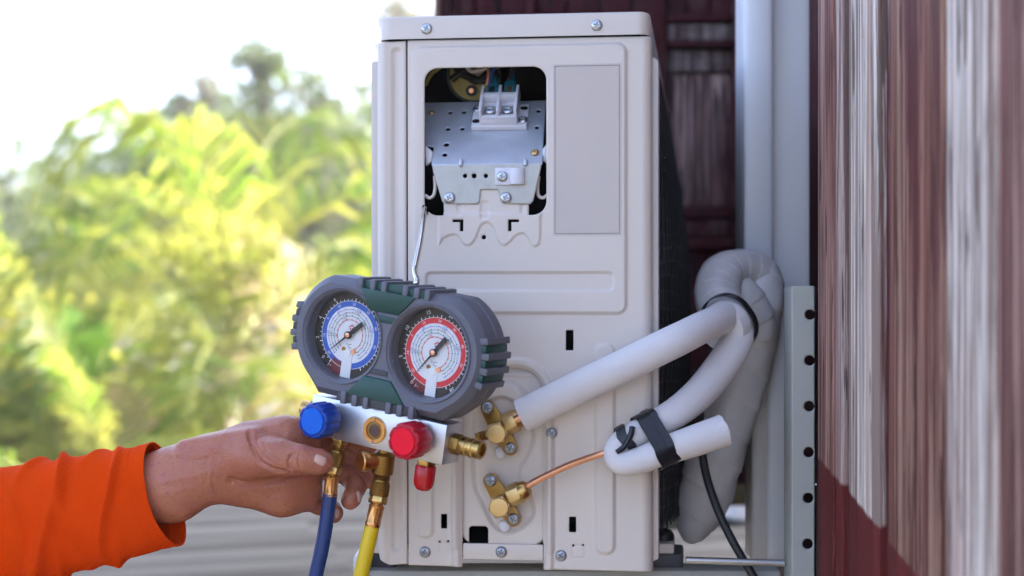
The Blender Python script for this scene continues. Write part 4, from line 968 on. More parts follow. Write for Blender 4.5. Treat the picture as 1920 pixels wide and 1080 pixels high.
def gauge(cx, ringmat, nums, hubpx, tippx, tailpx, red):
    y0 = .0035
    G = MB(); G.lathe((cx, 0, 0), (0, -1, 0), [(.0400, -.012), (.0400, -y0)], 56); g = G.build('gauge', M['dial_black'], MG)
    if red == 'R': g['label'] = 'dial with a red ring'
    else: g['label'] = 'dial with a blue ring'
    st = .0003; mb = MB(); annulus(mb, cx, y0-.0002, .0262, .0315); mb.build('colour_ring', ringmat, g)
    mb = MB(); mb.lathe((cx, 0, 0), (0, -1, 0), [(.0264, -y0+.0001), (.0264, -y0+.0005)], 56); mb.build('dial_face', M['dial_white'], g)
    mb = MB(); mb.prism([(cx-.0056, -.0400), (cx+.0056, -.0400), (cx+.0052, -.0150), (cx-.0052, -.0150)], y0-.0012, y0-.0002); mb.build('stem_cover', M['dial_white'], g)
    mb = MB(); annulus(mb, cx, y0-.0003, .0275, .0398, 238, 262, 10) if red == 'L' else annulus(mb, cx, y0-.0003, .0320, .0396, 232, 261, 10)
    mb.build('low_sector', M['dial_maroon'], g)
    a0, a1 = 236, -62                            # scale runs clockwise from lower left to lower right
    mb = MB(); annulus(mb, cx, y0-.0004, .0315, .0319)
    for k in range(41):
        a = a0+(a1-a0)*k/40; tick(mb, cx, y0-.0005, .0317, .0345 if k % 5 == 0 else .0335, a, .0008 if k % 5 == 0 else .00055)
    for s, (px, py) in nums:
        q = MP(px, py, y0); a = math.atan2(q.z, q.x-cx); put_text(mb, s, cx+.0368*math.cos(a), .0368*math.sin(a), y0-.0005, .0052, a-PI/2)
    mb.build('scale_print', M['p_white'], g)
    mb = MB(); rnd = random.Random(5)
    for k, s in enumerate(('-20', '-10', '0', '10', '20', '30', '40', '50')):
        a = R_(225-k*34); put_text(mb, s, cx+.0288*math.cos(a), .0288*math.sin(a), y0-.0005, .0036, a-PI/2)
    mb.build('ring_print', M['p_white'], g)
    for rr, m, cols in ((.0236, 'p_blue', ('-30', '-10', '+10', '+30')), (.0206, 'p_grey', ('-20', '0', '+20', '+40')), (.0176, 'p_teal', ('-10', '+10', '+30')), (.0140, 'p_red', ('-20', '+20', '+30'))):
        mb = MB()
        for k in range(58):
            a = 232-k*5.1; tick(mb, cx, y0-.0009, rr-.00032, rr+.00032+(.0006 if k % 4 == 0 else 0), a, .0013)
        for k, s in enumerate(cols):
            a = R_(205-k*(220/len(cols))-rr*900); put_text(mb, s, cx+(rr+.0015)*math.cos(a), (rr+.0015)*math.sin(a), y0-.0009, .0031, a-PI/2)
        mb.build('ring_print', M[m], g)
    mb = MB(); put_text(mb, '°C', cx, -.0105, y0-.0009, .0060, 0); mb.build('unit_print', M['ink'], g)
    mb = MB(); zc = .0072
    mb.add([(cx-.0042+.0014, y0-.0009, zc), (cx+.0012, y0-.0009, zc+.0032), (cx+.0052, y0-.0009, zc), (cx+.0034, y0-.0009, zc), (cx+.0012, y0-.0009, zc+.0016), (cx-.0008, y0-.0009, zc)], [(0, 1, 4, 5), (1, 2, 3, 4)])
    for k in range(2): mb.add([(cx-.0012+k*.0022, y0-.0009, zc-.0022), (cx+.0002+k*.0022, y0-.0009, zc-.0022), (cx+.0002+k*.0022, y0-.0009, zc-.0004), (cx-.0012+k*.0022, y0-.0009, zc-.0004)], [(0, 1, 2, 3)])
    mb.build('maker_mark', M['p_red'], g)
    MB().lathe((cx, y0-.0012, -.0172), (0, -1, 0), [(.0036, 0), (.0036, .0006), (.0028, .0008)], 20).build('adjust_disc', M['p_white'], g)
    MB().lathe((cx+.0058, y0-.0005, -.0148), (0, -1, 0), [(.0026, 0), (.0024, .0012)], 16).build('adjust_screw', M['copper'], g)
    MB().lathe((cx-.0052, y0-.0005, -.0140), (0, -1, 0), [(.0022, 0), (.0022, .0003)], 16).build('dial_hole', M['brass_dark'], g)
    yN = y0-.0038; hub = Vector((cx, 0, 0)); tip = MP(*tippx, yN); tail = MP(*tailpx, yN); hh = MP(*hubpx, yN)
    dt = Vector((tip.x-hh.x, 0, tip.z-hh.z)); Lt = dt.length; dt.normalize(); Lb = Vector((tail.x-hh.x, 0, tail.z-hh.z)).length; n = Vector((-dt.z, 0, dt.x)); c = hub+Vector((0, yN, 0))
    P = [c+dt*Lt, c+n*.0010+dt*.002, c+n*.0012-dt*.003, c+n*.0021-dt*.005, c+n*.0021-dt*Lb, c-n*.0021-dt*Lb, c-n*.0021-dt*.005, c-n*.0012-dt*.003, c-n*.0010+dt*.002]
    nd = MB().prism([(p.x, p.z) for p in P], yN-.0004, yN+.0003).build('needle', M['needle'], g)
    MB().lathe((cx, y0, 0), (0, -1, 0), [(.0036, .0030), (.0036, .0052), (.0026, .0058)], 24).build('hub', M['needle'], nd)
    MB().lathe((cx, y0, 0), (0, -1, 0), [(.0025, .0050), (.0025, .0062), (.0012, .0066)], 20).build('hub_pin', M['copper'], nd)
    MB().lathe((cx, 0, 0), (0, -1, 0), [(.0404, .0058), (.0404, .0066)], 56).build('glass', M['glass'], g)
gauge(-h_, M['dial_blue'], [('-1', (617, 684)), ('0', (606.5, 669)), ('2', (597, 632)), ('4', (605, 597)), ('6', (630, 566))], (655, 627), (615.5, 658), (682, 607), 'L')
gauge(h_, M['dial_red'], [('-1', (783, 719)), ('0', (776, 712)), ('5', (759, 667)), ('10', (771, 621)), ('15', (805, 592)), ('20', (846, 595)), ('38', (847, 729))], (820.5, 660.5), (785, 700.5), (845, 635), 'R')
# block with knobs, sight glass and ports
bx0, bx1, bzt, bzb = -.0775, .0700, -.0615, -.0985; by0, by1 = -.0005, .0285
BL = MB().box(((bx0+bx1)/2, (by0+by1)/2, (bzt+bzb)/2), (bx1-bx0, by1-by0, bzt-bzb)).build('manifold_block', M['alu'], MG, bevel=.0012)
def knob(px, py, m, mf, nm):
    c = MP(px, py, -.030); o = Vector((c.x, by0, c.z))
    sc = lambda t, h, r: 1-(.085*max(math.cos(8*t), 0)**3 if r > .0124 else 0)
    MB().lathe(o, (0, -1, 0), [(.006, -.002), (.006, .008)], 20).build('knob_stem', M['steel'], BL)
    k = MB(); k.lathe(o, (0, -1, 0), [(.0130, .0048), (.0158, .0062), (.0168, .009), (.0168, .0265), (.0160, .0288), (.0150, .0296), (.0132, .0298), (.0128, .0292)], 96, rf=sc)
    K = k.build(nm, m, MG, ang=30)
    MB().lathe(o, (0, -1, 0), [(.0122, .0285), (.0122, .0302), (.0116, .0308)], 48).build('knob_face', mf, K)
knob(586, 790, M['blue_knob'], M['blue_face'], 'control_knob'); knob(756, 828, M['red_knob'], M['red_face'], 'control_knob')
c = MP(703, 807, by0)
SG = MB().lathe((c.x, by0, c.z), (0, -1, 0), [(.0122, -.006), (.0122, .0012), (.0116, .0018), (.0086, .0018), (.0082, .0008), (.0082, -.008)], 40).build('sight_glass', M['brass_red'], MG)
MB().lathe((c.x, by0, c.z), (0, -1, 0), [(.0131, -.001), (.0131, .0006)], 40).build('glass_rim', M['chrome'], SG)
MB().lathe((c.x, by0, c.z), (0, -1, 0), [(.0080, .0005), (.0080, .0009)], 30).build('glass_floor', M['brass_dark'], SG)
MB().lathe((c.x, by0, c.z), (0, -1, 0), [(.0058, .0009), (.0058, .0012), (.004, .0014)], 24).build('glass_lens', mat('lens', (.10, .05, .045), .12, var=.3), SG)
for s in (-1, 1): MB().box((c.x, by0-.0018, c.z+s*.0102), (.0007, .0006, .0036)).build('slot', M['ink'], SG)
# right end port and left end port
pr = [(.0085, 0), (.0098, .0010), (.0098, .0095), (.0085, .0105)]
e0 = Vector((bx1-.0005, .0135, -.0795))
EP = MB().lathe(e0, (1, 0, 0), pr, 6, ph=.3).build('end_port', M['brass_dark'], MG, bevel=.0005)
MB().lathe(e0, (1, 0, 0), [(.0082, .0100), (.0088, .0115), (.0088, .0165), (.0080, .0175), (.0080, .0195), (.0090, .0205), (.0090, .0235), (.0082, .0245), (.0082, .0265), (.0086, .0270), (.0086, .0310), (.0078, .0318), (.0056, .0318), (.0056, .026)], 28).build('port_thread', M['brass'], EP)
e1 = Vector((bx0+.0005, .0135, -.0800))
EP = MB().lathe(e1, (-1, 0, 0), pr, 6, ph=.3).build('end_port', M['brass_dark'], MG, bevel=.0005)
MB().lathe(e1, (-1, 0, 0), [(.0080, .0100), (.0080, .0180), (.0070, .0190)], 24).build('port_thread', M['brass'], EP)
# hanging hook
hp = [MGM @ Vector((.008, .016, .0535)), MGM @ Vector((.010, .016, .060)), W(778, 505, -.072), W(787, 458, -.050), W(794, 412, -.024), W(797, 396, -.010), W(798, 391, .0), W(798, 394, .006), W(798, 402, .007)]
HK = MB().tube(crom(hp, 8), .0027, 12).build('hanging_hook', M['chrome'], MG, world=True)
# ports below the block
bdn = (MGM.to_3x3() @ Vector((0, 0, -1))).normalized()
def below(px): q = MP(px, 838, .013); return q.x
def wloc(x, z, y=.013): return MGM @ Vector((x, y, z))
P0 = Vector((MP(635, 834, .013).x, .013, bzb)); P1 = Vector((MP(721, 852, .013).x, .013, bzb)); P2 = Vector((MP(799, 870, .013).x, .013, bzb))
ST = MB().lathe(P2, (0, 0, -1), [(.0080, -.001), (.0090, .0005), (.0090, .0058), (.0080, .0068)], 6, ph=.4).build('cap_port', M['brass'], MG, bevel=.0004)
RC = MB().lathe(P2, (0, 0, -1), [(.0086, .0062), (.0096, .0075), (.0096, .0215), (.0088, .0255), (.0060, .0290), (.002, .0300)], 28).build('red_port_cap', M['red_cap'], MG, ang=50)
A0 = MB().lathe(P0, (0, 0, -1), [(.0072, -.001), (.0084, .0004), (.0084, .0058), (.0072, .0068)], 6, ph=.2).build('hose_port', M['brass'], MG, bevel=.0004)
MB().lathe(P0, (0, 0, -1), [(.0052, .006), (.0062, .0072), (.0062, .0090), (.0050, .0102), (.0050, .015)], 20).build('port_neck', M['brass'], A0)
TE = MB().lathe(P1, (0, 0, -1), [(.0058, -.001), (.0062, .004), (.0100, .0065), (.0100, .0235), (.0082, .0250)], 24).build('tee_valve', M['brass_dark'], MG)
td = Vector((-.42, -.88, -.02)).normalized()
MB().lathe(P1+Vector((-.003, -.002, -.0125)), td, [(.0074, 0), (.0074, .0125), (.0088, .0130), (.0092, .0145), (.0092, .0205), (.0082, .0215), (.002, .0218)], 32).build('tee_cap', M['brass_red'], TE)
MB().lathe(P1, (0, 0, -1), [(.0070, .0245), (.0082, .0252), (.0070, .0262), (.0082, .0272), (.0070, .0282), (.0082, .0292), (.0066, .031)], 24).build('thread', M['brass_dark'], TE)

# ------------------------------------------------------------------ hoses
def hose(name, lab, top, fer0, fer1, path, hr, mh, kn, fm, cone):
    H = thing(name, lab, 'hose', Matrix.Translation(top), 'charging hoses on the gauge set')
    ax = (fer0-top).normalized(); L = (fer0-top).length
    def knurl(t, h, r): return 1+(.045*math.cos(30*t) if r == kn else 0)
    prof = [(cone*.78, 0), (cone, L*.05), (cone, L*.12)] 
    n = 9
    for k in range(n): prof += [(kn, L*(.16+.46*k/n)), (kn*.965, L*(.16+.46*(k+.5)/n))]
    prof += [(kn*.9, L*.63)]
    MB().lathe(top, ax, prof, 60, rf=knurl).build('coupler', M['brass_dark'], H, world=True)
    MB().lathe(top+ax*L*.62, ax, [(kn*.90, 0), (kn*1.0, L*.03), (kn*1.0, L*.25), (kn*.86, L*.29)], 6, ph=.5).build('hex_nut', M['brass'], H, world=True, bevel=.0005)
    a2 = (fer1-fer0).normalized(); L2 = (fer1-fer0).length
    fl = lambda t, h, r: 1+(.05*math.cos(8*t) if .15*L2 < h < .85*L2 else 0)
    MB().lathe(fer0-a2*.002, a2, [(fm*.6, -.003), (fm*.72, 0), (fm*1.02, .002), (fm*1.02, L2*.12), (fm*.92, L2*.16), (fm*.90, L2*.80), (fm*1.0, L2*.86), (fm*1.0, L2), (fm*.9, L2+.002)], 40, rf=fl).build('crimped_sleeve', M['brass_red'], H, world=True)
    MB().tube(crom([fer1-a2*.004]+path, 8), hr, 20).build('hose_tube', mh, H, world=True)
YB = (MGM @ P0).y; YY = (MGM @ P1).y
hose('charging_hose', 'blue charging hose hanging from the gauge block beside the thumb', MGM @ (P0+Vector((0, 0, -.0125))), W(622, 895, YB-.003), W(618.5, 934, YB-.004),
     [W(611, 985, YB-.004), W(603, 1030, YB-.004), W(592, 1080, YB-.003), W(575, 1160, YB), W(560, 1260, YB+.01), W(520, 1420, YB+.06), W(430, 1560, YB+.15)], .0069, M['blue_hose'], .0078, .0068, .0074)
hose('charging_hose', 'yellow charging hose hanging in front of the cabinet foot', MGM @ (P1+Vector((0, 0, -.0305))), W(706.5, 949, YY-.003), W(697.5, 989, YY-.004),
     [W(688, 1030, YY-.004), W(675, 1085, YY-.003), W(655, 1160, YY), W(640, 1260, YY+.01), W(640, 1420, YY+.05), W(600, 1560, YY+.15)], .0070, M['yellow_hose'], .0089, .0073, .0082)

# ================================================================== PERSON: LEFT FOREARM AND HAND
def surface_nets(f, o, h):
    nx, ny, nz = f.shape; ins = f < 0
    acc = np.zeros((nx-1, ny-1, nz-1, 3)); cnt = np.zeros((nx-1, ny-1, nz-1))
    C = [(a, b, c) for a in (0, 1) for b in (0, 1) for c in (0, 1)]
    def sl(c): return (slice(c[0], nx-1+c[0]), slice(c[1], ny-1+c[1]), slice(c[2], nz-1+c[2]))
    for i in range(8):
        for j in range(i+1, 8):
            if sum(abs(C[i][k]-C[j][k]) for k in range(3)) != 1: continue
            fa, fb = f[sl(C[i])], f[sl(C[j])]; m = (fa < 0) != (fb < 0)
            t = np.where(m, fa/np.where(m, fa-fb, 1), 0)
            for k in range(3): acc[..., k] += np.where(m, C[i][k]+(C[j][k]-C[i][k])*t, 0)
            cnt += m
    used = cnt > 0; idx = -np.ones(cnt.shape, int); idx[used] = np.arange(used.sum())
    g = np.argwhere(used); V = (g+acc[used]/cnt[used][:, None])*h+np.array(o); Q = []
    for ax in range(3):
        s0 = [slice(1, -1)]*3; s1 = [slice(1, -1)]*3; s0[ax] = slice(0, -1); s1[ax] = slice(1, None)
        a, b = ins[tuple(s0)], ins[tuple(s1)]; e = np.argwhere(a != b); off = np.ones(3, int); off[ax] = 0; e = e+off
        u, v = [(1, 2), (2, 0), (0, 1)][ax]; d1 = np.zeros(3, int); d1[u] = 1; d2 = np.zeros(3, int); d2[v] = 1
        q = [e-d1-d2, e-d2, e, e-d1]; q = np.stack([idx[p[:, 0], p[:, 1], p[:, 2]] for p in q], 1)
        fl = a[tuple((e-off).T)]; q[~fl] = q[~fl][:, ::-1]; Q.append(q)
    return V, np.concatenate(Q)
HPX = .0005
def hw(p): return np.array(W(p[0], p[1], p[2]))
gh = .0011
lo = np.array(W(235, 1010, -.125)); hi = np.array(W(715, 755, .035))
gx = np.arange(min(lo[0], hi[0])-.01, max(lo[0], hi[0])+.01, gh); gy = np.arange(-.125, .045, gh); gz = np.arange(lo[2]-.01, hi[2]+.005, gh)
GX, GY, GZ = np.meshgrid(gx, gy, gz, indexing='ij', sparse=True)
GX = GX.astype(np.float32); GY = GY.astype(np.float32); GZ = GZ.astype(np.float32)
def cone(a, b):
    A, B_ = hw(a), hw(b); ra, rb = a[3]*HPX, b[3]*HPX; d = B_-A; L2 = (d**2).sum()
    t = np.clip(((GX-A[0])*d[0]+(GY-A[1])*d[1]+(GZ-A[2])*d[2])/L2, 0, 1).astype(np.float32)
    return np.sqrt((GX-A[0]-d[0]*t)**2+(GY-A[1]-d[1]*t)**2+(GZ-A[2]-d[2]*t)**2)-(ra+(rb-ra)*t)
def smin(a, b, k):
    h = np.maximum(k-np.abs(a-b), 0)/k; return np.minimum(a, b)-h*h*k*.25
def chain(P, k=.004):
    s = None
    for i in range(len(P)-1):
        c = cone(P[i], P[i+1]); s = c if s is None else smin(s, c, k)
    return s
Y0 = -.062
palm_ = chain([(235, 910, Y0, 46), (330, 889, Y0, 44), (395, 866, Y0, 43), (470, 842, Y0+.003, 43), (535, 826, Y0+.008, 38), (575, 820, Y0+.016, 30)], .02)
palm_ = smin(palm_, chain([(235, 946, Y0, 47), (330, 926, Y0, 43), (398, 891, Y0, 34), (455, 903, Y0+.010, 38), (530, 919, Y0+.020, 42), (572, 922, Y0+.026, 33)], .02), .022)
palm_ = smin(palm_, chain([(470, 875, Y0+.008, 42), (555, 872, Y0+.022, 40)], .02), .02)
thenar = chain([(418, 866, Y0-.008, 30), (470, 855, Y0-.021, 36), (520, 857, Y0-.031, 31), (556, 862, Y0-.036, 24)], .012)
palm_ = smin(palm_, thenar, .012)
thumb = chain([(536, 859, Y0-.035, 25), (552, 861, Y0-.037, 21.5), (568, 862, Y0-.037, 23.5), (584, 864, Y0-.036, 20.5), (601, 866, Y0-.034, 20.5), (607, 867, Y0-.033, 16)], .006)
palm_ = smin(palm_, thumb, .007)
tend = chain([(345, 838, Y0-.016, 9), (410, 832, Y0-.018, 9), (470, 828, Y0-.020, 10)], .01); palm_ = smin(palm_, tend, .014)
idx_ = chain([(560, 818, Y0+.012, 27), (606, 800, Y0+.040, 20), (655, 812, Y0+.052, 18), (692, 838, Y0+.050, 16)], .006)
mid_ = chain([(572, 852, Y0+.018, 26), (618, 838, Y0+.050, 20), (668, 858, Y0+.060, 18.5), (700, 892, Y0+.048, 16.5), (702, 905, Y0+.040, 14.5)], .006)
rng_ = chain([(570, 888, Y0+.022, 24), (618, 878, Y0+.048, 18.5), (658, 895, Y0+.050, 18.5), (667, 914, Y0+.036, 18), (659, 934, Y0+.022, 17), (656, 940, Y0+.020, 15)], .006)
pnk_ = chain([(562, 930, Y0+.022, 24), (598, 948, Y0+.038, 15.5), (622, 955, Y0+.040, 15.5), (627, 962, Y0+.030, 14.5), (627, 968, Y0+.024, 12.5)], .006)
body = palm_
for fg_ in (idx_, mid_, rng_, pnk_): body = smin(body, fg_, .0045)
V, Q = surface_nets(body, (gx[0], gy[0], gz[0]), gh)
del body, palm_, idx_, mid_, rng_, pnk_, thumb, thenar, tend
# smooth once, then press in the creases
def nbr_smooth(V, Q, it):
    for _ in range(it):
        S = np.zeros_like(V); N = np.zeros(len(V))
        for a, b in ((0, 1), (1, 2), (2, 3), (3, 0)):
            np.add.at(S, Q[:, a], V[Q[:, b]]); np.add.at(N, Q[:, a], 1); np.add.at(S, Q[:, b], V[Q[:, a]]); np.add.at(N, Q[:, b], 1)
        V = V*.4+.6*S/N[:, None]
    return V
V = nbr_smooth(V, Q, 4)
def vnormals(V, Q):
    n = np.cross(V[Q[:, 2]]-V[Q[:, 0]], V[Q[:, 3]]-V[Q[:, 1]]); S = np.zeros_like(V)
    for k in range(4): np.add.at(S, Q[:, k], n)
    return S/np.maximum(np.linalg.norm(S, axis=1), 1e-12)[:, None]
Nn = vnormals(V, Q)
def crease(P, depth, wid, ylim):
    """a fold in the skin along a line of points on the palm side"""
    global V
    P = [np.array(W(p[0], p[1], ylim))[[0, 2]] for p in crom([Vector((p[0], p[1], 0)) for p in P], 6)]
    x, z = V[:, 0], V[:, 2]; d = np.full(len(V), 1e9)
    for a, b in zip(P[:-1], P[1:]):
        e = b-a; t = np.clip(((x-a[0])*e[0]+(z-a[1])*e[1])/(e@e), 0, 1); d = np.minimum(d, np.hypot(x-a[0]-e[0]*t, z-a[1]-e[1]*t))
    m = (V[:, 1] < ylim+.03) & (Nn[:, 1] < -.1)
    g = np.exp(-(d/wid)**2)*depth - .14*np.exp(-((d-wid*2.0)/wid)**2)*depth
    V = V-Nn*(g*m)[:, None]
for P, dp, wd in (([(556, 846), (551, 858), (553, 872)], .0018, .0017), ([(563, 844), (559, 858), (561, 876)], .0015, .0015), ([(570, 843), (568, 856), (570, 868)], .0013, .0014), ([(576, 845), (574, 855), (576, 864)], .0006, .0012),
                  ([(470, 812), (482, 835), (496, 858), (520, 872), (548, 880)], .0024, .0019), ([(486, 822), (500, 845), (520, 862)], .0013, .0015), ([(500, 826), (512, 843), (530, 856)], .0007, .0013),
                  ([(398, 842), (405, 868), (401, 898), (408, 930)], .0005, .0012), ([(388, 855), (393, 880), (389, 905)], .0004, .0012),
                  ([(436, 900), (470, 908), (515, 902), (565, 886)], .0030, .0034), ([(330, 858), (370, 862), (392, 858)], .0008, .002), ([(305, 902), (350, 893), (398, 884)], -.0005, .0038), ([(305, 925), (350, 915), (396, 903)], -.0004, .0036), ([(420, 815), (465, 806), (520, 800)], -.0010, .0028), ([(440, 830), (480, 822), (530, 818)], .0006, .002)):
    crease(P, dp, wd, Y0-.02)
V += Nn*(np.sin(V[:, 0]*900+np.sin(V[:, 2]*500)*2)*np.sin(V[:, 2]*800+V[:, 1]*600)*.00008)[:, None]
def skin_mat():
    m = mat('skin', (.33, .125, .085), .36, var=.0, sss=.25); n = m.node_tree.nodes; l = m.node_tree.links; b = n['Principled BSDF']
    tc = n.new('ShaderNodeTexCoord')
    def noise(sc, d=5, rg=.6):
        z = n.new('ShaderNodeTexNoise'); z.inputs['Scale'].default_value = sc; z.inputs['Detail'].default_value = d; z.inputs['Roughness'].default_value = rg; l.new(tc.outputs['Object'], z.inputs[0]); return z.outputs[0]
    def mixc(f, a, c):
        x = n.new('ShaderNodeMix'); x.data_type = 'RGBA'; l.new(f, x.inputs[0])
        for i, s in ((6, a), (7, c)):
            if isinstance(s, tuple): x.inputs[i].default_value = s+(1,)
            else: l.new(s, x.inputs[i])
        return x.outputs[2]
    def rngn(src, a, c):
        r = n.new('ShaderNodeMapRange'); r.inputs[1].default_value = a; r.inputs[2].default_value = c; l.new(src, r.inputs[0]); return r.outputs[0]
    c = mixc(rngn(noise(22), .3, .7), (.45, .165, .088), (.36, .118, .06))
    c = mixc(rngn(noise(70), .45, .7), c, (.40, .13, .10))
    v = n.new('ShaderNodeTexVoronoi'); v.feature = 'DISTANCE_TO_EDGE'; v.inputs['Scale'].default_value = 330; l.new(tc.outputs['Object'], v.inputs['Vector'])
    c = mixc(rngn(noise(300, 3), .55, .75), c, (.26, .085, .06)); l.new(c, b.inputs['Base Color'])
    ad = n.new('ShaderNodeMath'); ad.operation = 'MULTIPLY_ADD'; ad.inputs[1].default_value = .5; l.new(noise(500, 4), ad.inputs[0]); l.new(v.outputs['Distance'], ad.inputs[2])
    bp = n.new('ShaderNodeBump'); bp.inputs['Strength'].default_value = .55; bp.inputs['Distance'].default_value = .0012; l.new(ad.outputs[0], bp.inputs['Height']); l.new(bp.outputs[0], b.inputs['Normal'])
    return m
HM = Matrix.Translation(W(400, 880, Y0)); Hi = np.array(HM.translation)
me = bpy.data.meshes.new('person'); me.from_pydata((V-Hi).tolist(), [], Q.tolist())
PER = fin('person', me, skin_mat(), None, 0); PER.matrix_world = HM; MATR[PER.name] = HM
tag(PER, 'bare left hand and forearm in an orange sleeve gripping the gauge block', 'person')
def nail_patch(c, nrm, up, wx, wy, curv, name='fingernail'):
    nrm = Vector(nrm).normalized(); up = Vector(up); up = (up-nrm*up.dot(nrm)).normalized(); sd = up.cross(nrm); v = []; f = []; N = 14
    for i in range(N+1):
        for j in range(N+1):
            a, b = -1+2*i/N, -1+2*j/N; a2, b2 = a*math.sqrt(1-b*b/2*.8), b*math.sqrt(1-a*a/2*.8)
            e = max(abs(a), abs(b))**6
            v.append(c + sd*a2*wx + up*b2*wy - nrm*((a2*wx)**2/(2*curv)*1.0 + (b2*wy)**2/(6*curv) + e*.0012))
    f = [(i*(N+1)+j, (i+1)*(N+1)+j, (i+1)*(N+1)+j+1, i*(N+1)+j+1) for i in range(N) for j in range(N)]
    MB().add(v, f).build(name, M['nail'], PER, world=True, ang=0)
def surf(px, py, ymin=-1.0):                     # nearest skin vertex seen at this pixel
    P = np.stack([960+FPX*V[:, 0]/(V[:, 1]+D), 540-FPX*(V[:, 2]-WZ)/(V[:, 1]+D)], 1)
    d = np.hypot(P[:, 0]-px, P[:, 1]-py); c = np.where(d < 3, V[:, 1], 9); i = int(c.argmin()); return Vector(V[i]), Vector(Nn[i])
p, n = surf(602, 861); nail_patch(p+n*.0007, n*.8+Vector((.15, -.4, .1)), W(618, 868, -.09)-W(588, 858, -.09), .0052, .0066, .0085)
p, n = surf(678, 930); nail_patch(p+n*.0006, Vector((.9, -.35, .1)), Vector((-.25, 0, -1)), .0044, .0058, .0080)
p, n = surf(637, 962); nail_patch(p+n*.0006, Vector((.9, -.4, .05)), Vector((-.2, 0, -1)), .0036, .0048, .0070)

# sleeve: knitted orange cloth with folds and a hemmed, hanging cuff
axp = [(307, 926, Y0, 97, 70), (282, 932, Y0, 98, 72), (240, 943, Y0, 101, 76), (170, 958, Y0, 104, 80), (90, 974, Y0, 108, 84), (0, 990, Y0-.002, 112, 88), (-110, 1010, Y0-.01, 118, 94), (-260, 1040, Y0-.03, 122, 100), (-420, 1070, Y0-.07, 128, 106), (-560, 1040, Y0-.14, 132, 112), (-660, 960, Y0-.18, 134, 116), (-730, 840, Y0-.20, 136, 120)]
cen = crom([W(*p[:3]) for p in axp], 26); ra = crom1([p[3]*HPX for p in axp], 26); rb = crom1([p[4]*HPX for p in axp], 26)
NS = len(cen); NT = 120; vv = []; uvs = []
folds = [(40, .0032, 9, -.35), (64, .0036, 11, .25), (98, .0030, 9, -.2), (120, .0040, 13, .5), (150, .0028, 9, -.3), (176, .0040, 12, .35), (200, .0026, 9, -.15), (226, .0030, 10, .3), (262, .0022, 12, -.7), (18, .0036, 10, -.3), (-8, .0034, 10, .2), (-40, .004, 13, .3), (-75, .0035, 11, -.3), (-110, .004, 13, .2), (-160, .004, 14, -.2), (-210, .004, 14, .2), (-290, .005, 20, .3), (-350, .005, 20, -.2), (-430, .006, 18, 0), (-480, .006, 18, 0)]
rnd = random.Random(3); fa = [rnd.uniform(.6, 1.1) for _ in folds]; fp = [rnd.uniform(0, 6.28) for _ in folds]
def sleeve_pt(i, t, grow=0):
    T = (cen[min(i+1, NS-1)]-cen[max(i-1, 0)]).normalized(); T = -T if T.x < 0 and i < 200 else T
    up = Vector((0, 0, 1)); up = (up-T*up.dot(T)).normalized(); fw = T.cross(up)
    if fw.y < 0: fw = -fw
    c, s = math.cos(t), math.sin(t)                              # t=0 top, t=pi/2 far side, -pi/2 near side
    px = 960+FPX*cen[i].x/(cen[i].y+D)
    dsp = 0
    for (fx, am, wd, sk), aa, ph in zip(folds, fa, fp):
        cx = fx + sk*80*(math.cos(t-.4)) + 14*math.sin(2*t+ph)
        e = (px-cx)/wd; dsp += 2.3*am*aa*math.exp(-e*e)*max(.12, .5+.62*math.sin(t*1.0+ph))
    k = min(max((282-px)/40, 0), 1); dsp *= k
    if 275 < px < 281: dsp -= .0005                              # stitched hem line
    if px > 281: dsp += .0008
    if i < 8: dsp += .0006
    e2 = 1.0
    p = cen[i] + up*c*(ra[i]+dsp+grow) + fw*s*(rb[i]+dsp+grow)
    if px > 230: p = p + Vector((1, 0, 0))*(.0075*s*min((px-230)/90, 1)) + Vector((.006*max(-c, 0)**2*min((px-230)/90, 1), 0, 0))
    return p
for i in range(NS):
    for k in range(NT): vv.append(sleeve_pt(i, 2*PI*k/NT))
ff = [(i*NT+k, i*NT+(k+1) % NT, (i+1)*NT+(k+1) % NT, (i+1)*NT+k) for i in range(NS-1) for k in range(NT)]
ff.append(tuple(range((NS-1)*NT, NS*NT)))
b0 = len(vv); IN = 40                                             # inside of the cuff
for i in range(IN):
    for k in range(NT): vv.append(sleeve_pt(i, 2*PI*k/NT, -.0016 if i else -.0011))
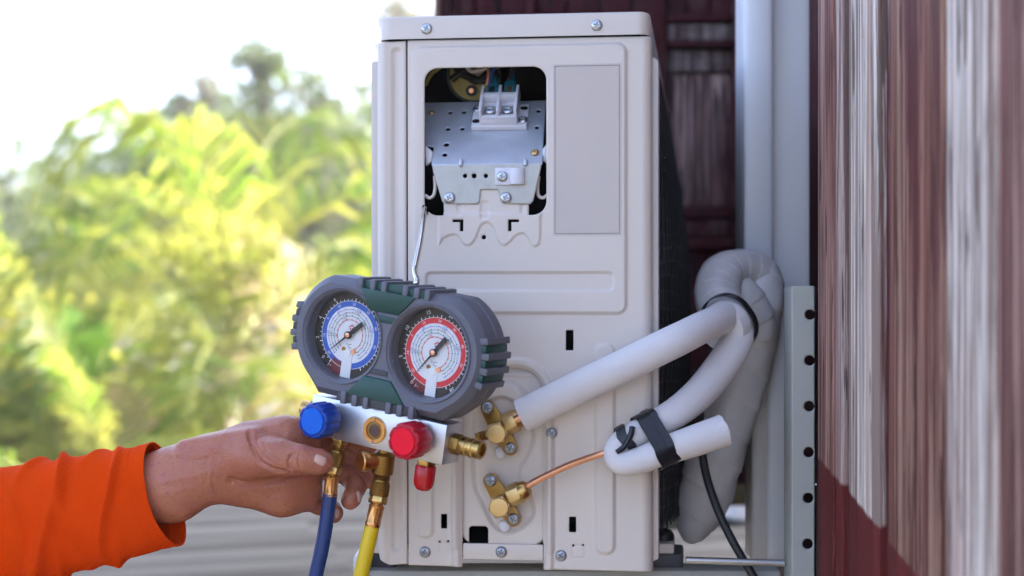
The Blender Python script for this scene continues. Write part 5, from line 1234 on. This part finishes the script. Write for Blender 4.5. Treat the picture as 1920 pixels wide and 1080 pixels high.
ff += [(b0+i*NT+k, b0+(i+1)*NT+k, b0+(i+1)*NT+(k+1) % NT, b0+i*NT+(k+1) % NT) for i in range(IN-1) for k in range(NT)]
ff += [(k, b0+k, b0+(k+1) % NT, (k+1) % NT) for k in range(NT)]
def cloth_mat():
    m = bpy.data.materials.new('orange_knit'); m.use_nodes = True; n = m.node_tree.nodes; l = m.node_tree.links; b = n['Principled BSDF']
    b.inputs['Roughness'].default_value = .8; b.inputs['Sheen Weight'].default_value = .0; b.inputs['Sheen Roughness'].default_value = .4; b.inputs['Sheen Tint'].default_value = (1, .35, .1, 1); b.inputs['Specular IOR Level'].default_value = .05
    tc = n.new('ShaderNodeTexCoord')
    def wave(rot, sc):
        mp = n.new('ShaderNodeMapping'); mp.inputs['Rotation'].default_value = rot; l.new(tc.outputs['Object'], mp.inputs[0])
        wv = n.new('ShaderNodeTexWave'); wv.inputs['Scale'].default_value = sc; wv.inputs['Distortion'].default_value = .6; wv.inputs['Detail Scale'].default_value = 2; l.new(mp.outputs[0], wv.inputs[0]); return wv.outputs['Fac']
    w1, w2 = wave((0, R_(50), 0), 120), wave((0, R_(-35), 0), 150)
    mu = n.new('ShaderNodeMath'); mu.operation = 'MULTIPLY_ADD'; mu.inputs[1].default_value = .6; l.new(w1, mu.inputs[0]); l.new(w2, mu.inputs[2])
    nz = n.new('ShaderNodeTexNoise'); nz.inputs['Scale'].default_value = 30; nz.inputs['Detail'].default_value = 6; l.new(tc.outputs['Object'], nz.inputs[0])
    mx = n.new('ShaderNodeMix'); mx.data_type = 'RGBA'; mx.inputs[6].default_value = (.62, .046, .001, 1); mx.inputs[7].default_value = (.76, .064, .002, 1); l.new(nz.outputs[0], mx.inputs[0])
    l.new(mx.outputs[2], b.inputs['Base Color'])
    bp = n.new('ShaderNodeBump'); bp.inputs['Strength'].default_value = .5; bp.inputs['Distance'].default_value = .0009; l.new(mu.outputs[0], bp.inputs['Height']); l.new(bp.outputs[0], b.inputs['Normal'])
    return m
MB().add(vv, ff).build('sleeve', cloth_mat(), PER, world=True, ang=70)
